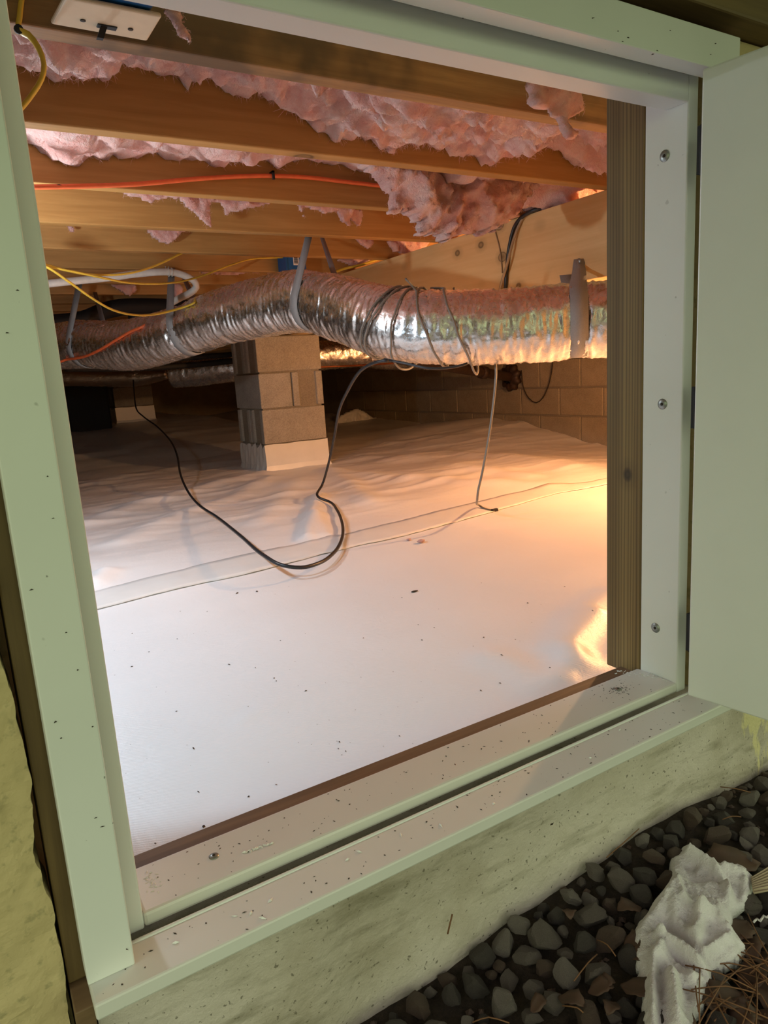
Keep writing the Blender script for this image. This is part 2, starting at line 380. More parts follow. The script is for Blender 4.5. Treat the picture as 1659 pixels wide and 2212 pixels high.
# seam tape
fe = [(150,1294),(206,1280),(362,1240),(548,1195),(680,1168),(854,1129),(1027,1086),(1157,1055),(1311,1034),(1500,1008)]
ne = [(155,1331),(215,1316),(371,1276),(531,1242),(680,1203),(897,1153),(1062,1107),(1201,1068),(1311,1047),(1500,1020)]
A = smooth_path([fpt(*q) for q in fe], .02); B = smooth_path([fpt(*q) for q in ne], .02)
tA = np.linspace(0, 1, 260); A = np.stack([np.interp(tA, np.linspace(0, 1, len(A)), A[:, k]) for k in range(3)], 1); B = np.stack([np.interp(tA, np.linspace(0, 1, len(B)), B[:, k]) for k in range(3)], 1)
rows = []
for t in np.linspace(0, 1, 8):
    p = A * (1 - t) + B * t; p[:, 1] += .004 * fbm(np.stack([p[:, 0] * 9, 0 * p[:, 0] + (3 if t < .5 else 8), 0 * p[:, 0]], 1), 3, 3) * (abs(t - .5) * 2)
    p[:, 2] = floor_z(p[:, 0], p[:, 1]) + .0022 + .0012 * (1 if .2 < t < .8 else 0) + .001 * fbm(np.stack([p[:, 0] * 30, p[:, 1] * 30, 0 * p[:, 0]], 1), 2, 4); rows.append(p)
st = mesh('seam_tape', np.stack(rows, 1).reshape(-1, 3), grid_faces(260, 8), MT['tape'], floor, smooth=True)
so = st.modifiers.new('thick', 'SOLIDIFY'); so.thickness = .0015

# ceiling: subfloor
o = box('ceiling', (-2.6, 3.95, .60, 10.0, .715, .735), MT['ply'], bw=0); tag(o, 'plywood subfloor above the joists and pink insulation', 'ceiling', kind='structure')
# outer walls of the crawl space
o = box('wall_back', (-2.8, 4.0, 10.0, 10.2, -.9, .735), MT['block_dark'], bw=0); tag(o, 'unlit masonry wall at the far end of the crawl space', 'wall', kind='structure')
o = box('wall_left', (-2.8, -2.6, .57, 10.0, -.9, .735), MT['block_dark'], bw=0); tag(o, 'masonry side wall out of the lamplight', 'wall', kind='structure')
# right wall of concrete blocks
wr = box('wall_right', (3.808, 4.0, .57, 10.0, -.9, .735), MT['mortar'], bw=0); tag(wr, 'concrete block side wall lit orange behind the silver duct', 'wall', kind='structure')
bm_ = {}
def block_child(name, b, mat, parent, bw=.004):
    key = (round(b[1]-b[0], 3), round(b[3]-b[2], 3), round(b[5]-b[4], 3), mat.name)
    if key not in bm_:
        o = box(name, b, mat, parent, bw, 1); bm_[key] = o; return o
    s = bm_[key]; o = s.copy(); o.parent = None; COL.objects.link(o)
    o.location = Vector(((b[0]+b[1])/2, (b[2]+b[3])/2, b[4])) - world_loc(parent); o.parent = parent
    return o
for r in range(-3, 4):
    z0 = -.196 + .203 * r; off = 0 if r % 2 else .203
    for k in range(-4, 9):
        y0 = 3.357 + off + .406 * k
        if y0 < 2.0: continue
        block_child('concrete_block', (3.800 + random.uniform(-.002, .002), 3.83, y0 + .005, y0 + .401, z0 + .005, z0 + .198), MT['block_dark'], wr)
# front wall, masonry round the opening
XL = .0095; YM = .572
wf = boxes('wall_front', [(-2.6, -.30, YM, .74, -.75, .60), (-.30, XL - .006, YM + .006, .74, -.75, .372), (-.30, .03, .662, .74, -.75, .60), (.885, 3.808, YM + .01, .74, -.75, .372), (.885, 3.808, .60, .74, .372, .60), (-.30, .885, .60, .74, .372, .60)], MT['yellow_wall'])
ex = np.concatenate([np.linspace(-.31, -.02, 24), np.linspace(-.018, XL, 9)]); ez = np.linspace(-.75, .372, 260); EX, EZ = np.meshgrid(ex, ez, indexing='ij')
rag_ = .0022*fbm(np.stack([0*EX, EZ*45, 0*EX], -1), 3, 77) - .005*np.clip(fbm(np.stack([0*EX, EZ*11, 0*EX], -1), 2, 70), 0, 1)
EX2 = EX + rag_*sm(-.02, XL, EX); EY = YM + .0018*fbm(np.stack([EX*40, EZ*40, 0*EX], -1), 3, 71) + .0*EX
Vp = np.stack([EX2, EY, EZ], -1).reshape(-1, 3); Vq = np.stack([EX2[-1], 0*EX2[-1] + .62, EZ[-1]], -1); n0 = len(Vp); ne_ = len(ez)
Fp = grid_faces(len(ex), ne_).tolist() + [[(len(ex)-1)*ne_ + j, n0 + j, n0 + j + 1, (len(ex)-1)*ne_ + j + 1] for j in range(ne_-1)]
mesh('painted_face', np.vstack([Vp, Vq]), Fp, MT['yellow_wall'], wf, smooth=False)
tag(wf, 'yellow painted masonry wall around the access opening', 'wall', kind='structure')
# ragged edge lumps of the masonry along the left opening are in the curb below
cv = []; nx, nz = 150, 26
gx = np.linspace(.028, 1.9, nx); gz = np.linspace(-.75, -.492, nz); GX, GZ = np.meshgrid(gx, gz, indexing='ij')
GY = .562 + .0035 * fbm(np.stack([GX*14, GZ*14, 0*GX], -1), 4, 31) + .010 * sm(-.50, -.485, GZ)
V = np.stack([GX, GY, GZ], -1).reshape(-1, 3); n0 = len(V)
Vb = np.stack([GX, 0*GX + .665, GZ], -1).reshape(-1, 3)
Fc = grid_faces(nx, nz).tolist()
top = [[i*nz+nz-1, i*nz+nz-1+n0, (i+1)*nz+nz-1+n0, (i+1)*nz+nz-1] for i in range(nx-1)]; top = [q[::-1] for q in top]
end = [[j, j+n0, j+1+n0, j+1] for j in range(nz-1)]
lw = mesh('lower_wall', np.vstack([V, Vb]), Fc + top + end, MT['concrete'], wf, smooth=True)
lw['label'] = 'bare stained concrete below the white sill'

# ground outside
xs = np.arange(-1.2, 2.6, .02); ys = np.arange(-1.2, .60, .02); X, Y = np.meshgrid(xs, ys, indexing='ij')
def ground_z(X, Y):
    X = np.asarray(X, float); Y = np.asarray(Y, float)
    return -.66 + .022 * np.exp(-((X - .78) / .2) ** 2) * sm(.45, .56, Y) + .010 * fbm(np.stack([X*6, Y*6, 0*X], -1), 3, 14)
g = mesh('ground', np.stack([X, Y, ground_z(X, Y)], -1).reshape(-1, 3), grid_faces(len(xs), len(ys)), MT['soil'], smooth=True)
tag(g, 'dark soil under the gravel along the foundation', 'ground', kind='structure')

# trims of white PVC around the opening (all distances are multiples of D)
def dbox(name, b, mat, parent=None, bw=.0012): return box(name, tuple(x * D for x in b), mat, parent, bw)
YC0, YC1, YS, = 1.0, 1.045, 1.075
xl0, xl1, xr1, zt0, zt1, zs = .0445, .1115, 1.555, .5745, .6465, -.853
T = {}
T[1] = tag(dbox('trim_1', (xl0, xl1, YC0, YC1, zs, zt1), MT['pvc']), 'left upright white casing board with flecks of dirt', 'trim', kind='structure')
T[2] = tag(dbox('trim_2', (xl1, xr1, YC0, YC1, zt0, zt1), MT['pvc']), 'white head casing board over the opening', 'trim', kind='structure')
T[3] = tag(dbox('trim_3', (1.527, xr1, YC0, YC1, zs, zt0), MT['pvc']), 'right upright white casing behind the open door', 'trim', kind='structure')
T[4] = tag(dbox('trim_4', (.046, 1.56, .958, 1.045, -.880, zs), MT['pvc_dirty'], bw=.002), 'white sill board littered with dirt below the opening', 'trim', kind='structure')
xi, xo, zi, zb = .1425, 1.49, .5375, -.8345
T[5] = tag(dbox('trim_5', (xi - .034, xi, YS, 1.19, -.862, zt0 + .02), MT['pvc_clean'], bw=.002), 'narrow white stop strip beside the left casing', 'trim', kind='structure')
T[6] = tag(dbox('trim_6', (xo, xo + .034, YS, 1.19, -.862, zt0 + .02), MT['pvc_clean'], bw=.002), 'white jamb board with screws beside the open door', 'trim', kind='structure')
T[7] = tag(dbox('trim_7', (xi, xo, YS, 1.135, zi, zt0 + .02), MT['pvc_clean'], bw=.002), 'white head jamb board under the head casing', 'trim', kind='structure')
T[8] = tag(dbox('trim_8', (xi, xo, YS, 1.198, -.861, zb), MT['pvc_dirty'], bw=.003), 'white bottom jamb board with grit and a screw', 'trim', kind='structure')
# caulk bead on the sill and screw heads
def screw(pos, axis, parent, r=.0048):
    o = lathe('screw', [(r*1.5, 0), (r*1.5, .0006), (r*1.15, .0007), (r, .0014), (r*.5, .0015)], pos, axis, MT['metal'], parent, 16)
    h = lathe('socket', [(r*.45, .0010), (r*.45, .0019)], pos, axis, MT['brown_stain'], o, 6); return o
for q in ((1436,337), (1431,873), (1416,1356)):
    screw(PX(*q, xo*D), (-1, 0, 0), T[6])
for q in ((462,1850), (1335,1489)):
    screw(PZ(*q, zb*D), (0, 0, 1), T[8], .0033)
p = [np.array([x*D, 1.046*D, zs*D - .0005]) for x in np.linspace(.115, 1.50, 30)]
tube('caulk_bead', p, .0022, MT['pvc_clean'], T[4], 8, .02)
# caulk crumbs and grit on the sill
def scatter_bits(name, cells, mat, parent, seed):
    rr = random.Random(seed); V = []; Fc = []
    for (p, s) in cells:
        n0 = len(V); a = rr.uniform(0, 6.28); ca, sa = math.cos(a), math.sin(a); l, w, h = s*rr.uniform(.7, 1.6), s*rr.uniform(.35, .7), s*rr.uniform(.3, .6)
        for dx, dy, dz in ((-l, 0, 0), (0, -w, 0), (l, 0, 0), (0, w, 0), (0, 0, h), (l*.3, w*.2, -h*.2)):
            V.append((p[0]+dx*ca-dy*sa, p[1]+dx*sa+dy*ca, p[2]+dz+h*.2))
        for q in ((0,1,4),(1,2,4),(2,3,4),(3,0,4),(1,0,5),(2,1,5),(3,2,5),(0,3,5)): Fc.append([n0+i for i in q])
    o = mesh(name, V, Fc, mat, parent); o['kind'] = 'stuff'; return o
rr = random.Random(3)
cells = [((rr.uniform(.05, 1.5)*D, rr.uniform(.965, 1.04)*D, zs*D), rr.choice([.0005, .0007, .0010, .0016])) for _ in range(120)]
scatter_bits('dirt_specks', cells, MT['bits'], T[4], 5)
cells = [((x*D, y*D, zb*D), s) for x, y, s in [(rr.uniform(.15, 1.48), rr.uniform(1.08, 1.19), rr.choice([.0006, .0009, .0014])) for _ in range(110)]]
c2 = PZ(1335, 1490, zb*D)
cells += [((c2[0]+rr.gauss(0, .014), c2[1]+rr.gauss(0, .008), zb*D), rr.uniform(.0005, .0013)) for _ in range(110)]
scatter_bits('dirt_specks', cells, MT['bits'], T[8], 6)
cells = [((x, y, zs*D), .003) for x, y in [(rr.uniform(.1, 1.4)*D, rr.uniform(.965, 1.03)*D) for _ in range(12)]]
scatter_bits('caulk_crumbs', cells, MT['pvc_clean'], T[4], 8)
cells = []
for k in range(14): q = PZ(528 + k*4.6, 1842 - k*1.6 + rr.uniform(-3, 3), zb*D); cells.append((q, .0028))
for k in range(60): q = PZ(rr.uniform(1350, 1440), 0, zb*D); q = PZ(1330 + k*2.1, 1452 + .16*k + rr.uniform(-5, 6) + max(0, k-35)*.35, zb*D); cells.append((q, rr.uniform(.0012, .0025)))
for k in range(30): q = PZ(rr.uniform(312, 350), rr.uniform(1880, 1930), zb*D); cells.append((q, rr.uniform(.001, .002)))
scatter_bits('caulk_crumbs', cells, MT['pvc_clean'], T[8], 9)

cells = [(PY(*q, YC0*D - .0004), .0015) for q in [(38,628),(103,1030),(115,1120),(68,1275),(143,1367),(168,1448),(132,1595),(221,1786),(274,2051),(15,720),(200,1570),(207,1767),(120,1560),(128,400)]]
scatter_bits('dirt_specks', cells, MT['bits'], T[1], 31)
cells = [(PY(*q, YC0*D - .0004), .0016) for q in [(1335,68),(1420,110),(1410,118),(1535,118),(1357,82),(1345,90),(1448,66),(1000,40),(1280,40),(1545,95)]]
scatter_bits('dirt_specks', cells, MT['bits'], T[2], 32)
# wooden rough frame
o = box('wall_stud', (xo*D, xo*D + .038, 1.1905*D, 1.3056*D, -.862*D, .60), MT['stud'], bw=.002)
tag(o, 'treated brown stud standing behind the right jamb board', 'stud')
o = box('sill_plate', (.0115, xo*D + .05, 1.1985*D, 1.2570*D, -.54, -.850*D), MT['buckx'], bw=.0015)
tag(o, 'dark wooden plate behind the white bottom jamb', 'plank')
o = box('framing_stud', (.0118, xl1*D - .004, 1.05*D, 1.19*D, -.483, .333), MT['buck'], bw=.0015)
tag(o, 'dark treated stud between yellow masonry and left casing', 'stud')
o = box('framing_plate', (.0118, .0262, .545, .75, -.56, -.4835), MT['buckx'], bw=.001)
tag(o, 'end of a dark wooden plate under the left end of the white sill', 'plank')
o = box('header_plank', (.0115, .86, 1.05*D, 1.19*D, .3335, .366), MT['ledger'], bw=.0015)
tag(o, 'dark wooden plank peeking out above the white head casing', 'plank')
o = box('ledger_board', (-.8, 2.4, .545, .598, .3745, .60), MT['ledger'], bw=.003)
tag(o, 'weathered brown ledger board above the opening', 'board')

# deck overhead on the outside, carried by the ledger
dk = empty('porch_deck', (.8, -.2, .604)); tag(dk, 'wooden deck boards jutting out above the opening from the ledger', 'deck')
for k in range(9):
    box('deck_board', (-.8, 2.4, .54 - .144*(k+1) + .006, .54 - .144*k, .604, .632), MT['ledger'], dk, .002)
# door, open outward
hx, hy = 1.4235*D, .998*D; dv = np.array([.1368, -.9906]); nv = np.array([.9906, .1368])
wd, th = .76, .036; z0, z1 = -.819*D, .5655*D
def dpt(u, w_, z): q = np.array([hx, hy]) + dv*u + nv*w_; return (q[0], q[1], z)
V = [dpt(0, 0, z0), dpt(wd, 0, z0), dpt(wd, th, z0), dpt(0, th, z0), dpt(0, 0, z1), dpt(wd, 0, z1), dpt(wd, th, z1), dpt(0, th, z1)]
door = mesh('door_1', V, [q[::-1] for q in BOXF], MT['door']); bevel(door, .0025)
tag(door, 'plain white access door swung open to the right', 'door', kind='structure')
for qa, qb in (((1508,272),(1508,378)), ((1498,835),(1496,925)), ((1485,1325),(1483,1405))):
    za, zb_ = PY(*qa, 1.02*D)[2], PY(*qb, 1.02*D)[2]
    hg = box('hinge', (1.446*D, 1.527*D, 1.003*D, 1.022*D, zb_, za), MT['black'], door, .0005)
    hb = tube('hinge_pin', [(1.449*D, 1.010*D, zb_), (1.449*D, 1.010*D, za)], .0034, MT['black'], hg, 10, .05)

# ------------------------------------------------------------------ JOISTS, GIRDER
ZJ = .478; JY = [1.118, 1.492, 1.900, 2.322, 2.728, 3.138, 3.56, 3.97, 4.38, 4.78, 5.19, 5.60]
JL = ['first floor joist behind the head jamb, carrying the ivory switch plate', 'second floor joist from the door, dark face between two pink insulation bays',
      'third floor joist from the door with the orange cable clipped along it', 'fourth floor joist from the door, small insulation tufts in front of it',
      'fifth floor joist from the door, just in front of the blue box', 'sixth floor joist from the door with the blue electrical box on it',
      'seventh floor joist from the door, above the white tube', 'eighth floor joist from the door, above the black drain pipe']
jr = random.Random(11)
for i, y in enumerate(JY):
    x1 = 3.80
    nx = 60; xx = np.linspace(-2.55, x1, nx); wob = .002*np.sin(xx*1.3 + i) + .0015*np.sin(xx*3.1 + 2*i)
    V = []
    for k in range(nx): V += [(xx[k], y+wob[k], ZJ), (xx[k], y+.038+wob[k], ZJ), (xx[k], y+.038+wob[k], .713), (xx[k], y+wob[k], .713)]
    Fc = []
    for k in range(nx-1):
        a, b = 4*k, 4*k+4
        for j in range(4): Fc.append([a+j, b+j, b+(j+1) % 4, a+(j+1) % 4][::-1])
    Fc += [[0, 1, 2, 3][::-1], [4*nx-4, 4*nx-3, 4*nx-2, 4*nx-1]]
    o = mesh('floor_joist', V, Fc, MT['joist_old'] if i == 0 else MT['joist']); bevel(o, .003)
    tag(o, JL[i] if i < 8 else 'floor joist in the dim far bays beyond the black drain pipe', 'joist', 'floor joists')
GX0 = 1.733
gd = empty('girder_beam', (GX0 + .057, 4.0, .236)); tag(gd, 'pale knotty girder beam running away under the joists', 'beam')
for k in range(3): box('beam_ply', (GX0 + .0383*k, GX0 + .0383*k + .0375, .80, 9.8, .2355, .4775), MT['girder'], gd, .002)
# ------------------------------------------------------------------ INSULATION
def fuzz(o, count, seed, lmin=.006, lmax=.022, facing=-.2):
    me = o.data; nV = len(me.vertices); co = np.empty(nV*3); me.vertices.foreach_get('co', co); co = co.reshape(-1, 3); no = np.empty(nV*3); me.vertices.foreach_get('normal', no); no = no.reshape(-1, 3)
    r0 = np.random.default_rng(seed); ok = np.where((no[:, 2] < .5) & (no[:, 1] < .5) & (co[:, 0] + o.location[0] < 2.0) & (co[:, 0] + o.location[0] > -.2))[0]; ii = r0.choice(ok, count)
    p = co[ii] + r0.normal(size=(count, 3))*.002; d = no[ii]*.25 + r0.normal(size=(count, 3))*.6 + np.array([0, 0, -.25]); d /= np.linalg.norm(d, axis=1)[:, None]
    L_ = r0.uniform(lmin, lmax, count)[:, None]; b_ = np.cross(d, r0.normal(size=(count, 3))); b_ /= np.linalg.norm(b_, axis=1)[:, None]; w_ = .00032*b_
    c1 = p + d*L_*.5 + b_*0; sd_ = np.cross(d, b_)*L_*r0.uniform(-.35, .35, count)[:, None]; p2 = p + d*L_*.9 + sd_
    V = np.stack([p - d*.002 - w_, p - d*.002 + w_, c1 + w_, c1 - w_, p2], 1).reshape(-1, 3) + np.array(o.location)
    k = np.arange(count)*5; Fc = [[a, a+1, a+2, a+3] for a in k.tolist()] + [[a+3, a+2, a+4] for a in k.tolist()]
    f_ = mesh('loose_fibres', V, Fc, MT['pink'], o); f_['kind'] = 'stuff'
def fluff(P, fr, seed, octv=4):
    q = P*fr; wq = np.stack([vnoise(q*.8 + 5.1, seed+1), vnoise(q*.8 + 9.7, seed+2), vnoise(q*.8 + 2.3, seed+3)], -1)
    return fbm(q + 1.1*wq, octv, seed, 2.1, .46)
def batt(name, y0, y1, prof, x0, x1, label, near_up=.05, amp=.030, seed=0, nv=30, dx=.0115, fz=0):
    xs = np.arange(x0, x1, dx); nxx = len(xs); px = np.array([p[0] for p in prof]); pz = np.array([p[1] for p in prof])
    v = np.linspace(0, 1, nv); Xg, Vg = np.meshgrid(xs, v, indexing='ij'); Yg = y0 + (y1 - y0)*Vg
    zfar = np.interp(Xg, px, pz); z = zfar + near_up*(1 - Vg)**1.3
    P = np.stack([Xg, Yg, z], -1)
    z = z - .012 - 1.15*amp*fluff(P*np.array([.8, 1.2, 1.]), 9, seed)*np.sin(np.pi*np.clip(Vg, .06, .94))**.5 - .5*amp*fluff(P, 26, seed+40, 3) - .10*amp*fbm(P*95, 2, seed+60)
    Yd = Yg + .012*fbm(P*22, 3, seed+7)*np.sin(np.pi*Vg)
    Vv = np.stack([Xg, Yd, np.minimum(z, .69)], -1).reshape(-1, 3); n0 = len(Vv)
    Vt = np.stack([Xg, Yg, 0*Xg + .70], -1)[:, [0, -1]].reshape(-1, 3)
    Fc = grid_faces(nxx, nv)[:, ::-1].tolist()
    for i in range(nxx-1):
        Fc += [[i*nv, n0+2*i, n0+2*i+2, (i+1)*nv][::-1], [i*nv+nv-1, (i+1)*nv+nv-1, n0+2*i+3, n0+2*i+1][::-1], [n0+2*i, n0+2*i+1, n0+2*i+3, n0+2*i+2]]
    for e in (0, nxx-1):
        Fc.append([e*nv+j for j in range(nv)] + [n0+2*e+1, n0+2*e])
    o = mesh(name, np.vstack([Vv, Vt]), Fc, MT['pink'], smooth=True)
    if fz: fuzz(o, fz, seed)
    return tag(o, label, 'insulation', 'pink insulation batts between joists')
def prof_from(pxs, Y):
    L = [PY(x, y, Y) for x, y in pxs]; return [(p[0], p[2]) for p in L]
pr = [(-2.5, .58)] + prof_from([(45,125),(120,133),(200,150),(225,150),(262,130),(300,128),(345,142),(430,170),(500,198),(560,212),(640,238),(700,252),(722,278),(770,290),(845,318),(870,308),(950,312),(1000,328),(1042,346),(1062,325),(1110,308),(1160,290),(1200,310),(1250,335),(1308,362)], 1.485) + [(3.7, .5)]
batt('insulation_batt', 1.160, 1.488, pr, -.45, 2.6, 'thick ragged pink insulation bay between first and second joists', .0, .034, 3, nv=44, dx=.0085, fz=16000)
pr = [(-2.5, .56)] + prof_from([(70,298),(110,333),(150,348),(200,330),(260,323),(400,333),(480,345),(540,348),(562,335),(620,338),(680,345),(740,352),(800,366),(850,385)], 1.893) + [(1.25, .50), (3.7, .56)]
batt('insulation_batt', 1.533, 1.896, pr, -.45, 2.6, 'sagging pink insulation bay between second and third joists', .015, .024, 13, fz=7000)
for i, (zz, s) in enumerate([(.60, 23), (.60, 33), (.60, 43), (.595, 53), (.59, 63), (.60, 73)]):
    batt('insulation_batt', JY[i+2]+.041, JY[i+3]-.003, [(-3, zz), (4, zz)], -.5, 2.4, ['pink insulation bay above the orange cable joist', 'pink insulation bay behind the fourth joist', 'pink insulation bay above the blue box', 'pink insulation bay above the white tube', 'pink insulation bay behind the seventh joist', 'dim pink insulation bay above the black drain pipe'][i], .0, .03, s, nv=18, dx=.02)
def clump(name, pxpoly, Yc, thick, label, seed=0, mat=None, cat='insulation', step=.0058, rag=.012, w=.05, group='torn pink insulation hanging down', lean=0.):
    pts = np.array([[PY(x, y, Yc)[0], PY(x, y, Yc)[2]] for x, y in pxpoly]); lo, hi = pts.min(0) - .03, pts.max(0) + .03
    xs = np.arange(lo[0], hi[0], step); zs_ = np.arange(lo[1], hi[1], step); Xg, Zg = np.meshgrid(xs, zs_, indexing='ij')
    inside = np.zeros(Xg.shape, bool); n_ = len(pts)
    for a in range(n_):
        p, q = pts[a], pts[(a+1) % n_]
        c = ((p[1] > Zg) != (q[1] > Zg)) & (Xg < (q[0]-p[0])*(Zg-p[1])/(q[1]-p[1]+1e-12)+p[0]); inside ^= c
    d = seg_dist(Xg, Zg, np.vstack([pts, pts[:1]])); sd = np.where(inside, d, -d)
    P = np.stack([Xg, 0*Xg + Yc, Zg], -1)
    sd = sd + rag*(fbm(P*38, 3, seed) * .6 + .4*fbm(P*110, 2, seed+5))
    keep = sd > 0; k = np.clip(sd/w, 0, 1); h = thick*np.sqrt(np.clip(k*(2-k), 0, 1))
    f1 = fluff(P*np.array([1., 1, .6]), 10, seed+9); f2 = fluff(P*np.array([1., 1, .45]), 30, seed+12); f3 = fbm(P*95, 2, seed+15)
    yf = Yc + lean*(hi[1]-Zg) - h*(.75 + .55*f1) - np.clip(k*3, 0, 1)*(.013*f2 + .002*f3)*min(1, thick/.04); yb = Yc + lean*(hi[1]-Zg) + h*.6
    idx = -np.ones(Xg.shape, int); idx[keep] = np.arange(keep.sum()); N = int(keep.sum())
    Vf = np.stack([Xg[keep], yf[keep], Zg[keep]], 1); Vb = np.stack([Xg[keep], np.maximum(yb, yf + .002)[keep], Zg[keep]], 1)
    q = keep[:-1, :-1] & keep[1:, :-1] & keep[1:, 1:] & keep[:-1, 1:]
    a, b, c, e = idx[:-1, :-1][q], idx[1:, :-1][q], idx[1:, 1:][q], idx[:-1, 1:][q]
    Fc = np.vstack([np.stack([a, b, c, e], 1), np.stack([a, e, c, b], 1) + N])
    ed = {}
    for fq in np.stack([a, b, c, e], 1):
        for s in range(4):
            u, v_ = int(fq[s]), int(fq[(s+1) % 4]); ed[(u, v_)] = 1
    side = [[v_, u, u+N, v_+N] for (u, v_) in ed if (v_, u) not in ed]
    used = np.unique(np.concatenate([Fc.ravel()])) ; remap = -np.ones(2*N, int); remap[used] = np.arange(len(used)); Vall = np.vstack([Vf, Vb])[used]
    F2 = [[int(remap[t]) for t in q_] for q_ in Fc.tolist() + side]
    o = mesh(name, Vall, F2, mat or MT['pink'], smooth=True)
    if mat is not None: return tag(o, label, cat)
    fuzz(o, int(60 + len(Vall)*.35), seed, .004, min(.020, .05*(hi - lo).max())); return tag(o, label, 'insulation', group)
clump('insulation_clump', [(770,352),(800,372),(842,425),(836,470),(868,462),(905,480),(893,500),(880,520),(905,515),(935,500),(955,520),(985,512),(1040,505),(1085,488),(1112,470),(1130,440),(1140,425),(1165,405),(1180,415),(1160,392),(1150,380),(1000,362),(880,345)], 1.70, .085, 'big torn sheet of pink insulation hanging below the second joist', 4, rag=.016, w=.09)
clump('insulation_clump', [(1135,180),(1145,200),(1140,225),(1160,240),(1180,238),(1205,255),(1213,275),(1222,297),(1238,300),(1242,285),(1228,268),(1240,255),(1255,240),(1245,205),(1230,170),(1180,160)], 1.06, .022, 'pink insulation scrap drooping in front of the first joist near the stud', 15, rag=.010, w=.022)
clump('insulation_clump', [(350,20),(372,45),(380,75),(402,92),(416,95),(412,75),(395,55),(390,25)], 1.07, .012, 'thin pink insulation wisp beside the ivory switch plate', 17, rag=.004, w=.012, step=.003)
clump('insulation_clump', [(830,310),(850,300),(860,312),(850,333),(838,330)], 1.475, .014, 'small pink tuft dangling from the first insulation bay', 19, rag=.003, w=.012, step=.004)
clump('insulation_clump', [(240,408),(290,428),(330,438),(365,428),(385,430),(410,452),(440,482),(456,490),(458,468),(450,455),(458,440),(476,440),(485,455),(488,476),(494,462),(520,455),(560,448),(600,438),(560,432),(420,420),(300,410)], 2.27, .022, 'ragged pink insulation strip with two points hanging before the fourth joist', 21, rag=.006, w=.03, step=.005)
clump('insulation_clump', [(640,440),(652,462),(656,467),(652,450),(680,455),(705,462),(728,458),(735,478),(760,494),(758,475),(766,455),(762,446),(700,440)], 2.27, .018, 'short pink insulation fringe right of the two hanging points', 25, rag=.006, w=.02, step=.005)
clump('insulation_clump', [(750,448),(768,452),(782,452),(784,470),(778,494),(764,482),(752,470)], 2.28, .018, 'single pale pink tuft dangling left of the big torn sheet', 26, rag=.004, w=.02, step=.005)
clump('insulation_clump', [(312,492),(330,512),(345,525),(362,530),(378,518),(392,505),(420,497),(440,492),(360,488)], 2.68, .022, 'pink insulation tuft hanging before the fifth joist', 29, rag=.005, w=.02, step=.005)
clump('insulation_clump', [(142,485),(150,500),(158,505),(161,495),(156,486)], 2.68, .012, 'tiny pink tuft near the left end of the fourth joist', 30, rag=.002, w=.012, step=.003)
clump('insulation_clump', [(762,512),(780,530),(795,540),(806,528),(808,516)], 2.68, .018, 'pink tuft hanging just right of the duct strap', 31, rag=.004, w=.02, step=.005)
clump('insulation_clump', [(835,520),(850,545),(880,550),(920,535),(935,520),(880,515)], 2.66, .03, 'mauve pink insulation bulge tucked above the girder', 32, rag=.006, w=.03)
clump('insulation_clump', [(725,560),(745,570),(765,578),(790,570),(800,562),(760,556)], 3.08, .02, 'pink shreds between the duct and the girder', 33, rag=.006, w=.02)
clump('insulation_clump', [(235,612),(262,632),(280,642),(296,630),(292,612)], 3.9, .02, 'dim pink tuft above the far end of the silver duct', 35, rag=.006, w=.03)
clump('insulation_clump', [(372,612),(376,640),(385,652),(392,640),(396,625),(388,612)], 3.50, .02, 'pink tuft beside the second duct strap', 36, rag=.004, w=.02)
clump('insulation_clump', [(420,580),(440,592),(500,596),(540,590),(600,588),(620,578),(520,574)], 3.50, .02, 'low pink insulation strip behind the yellow cable and blue box', 37, rag=.006, w=.03)

clump('liner_flap', [(722,915),(735,896),(750,888),(770,880),(790,890),(802,900),(845,906),(866,900),(892,892),(903,902),(906,918),(880,930),(800,935),(730,935)], 6.4, .06, 'crumpled white liner edge heaped by the dark end of the block wall', 81, MT['liner'], 'liner', step=.012, rag=.006, w=.08)
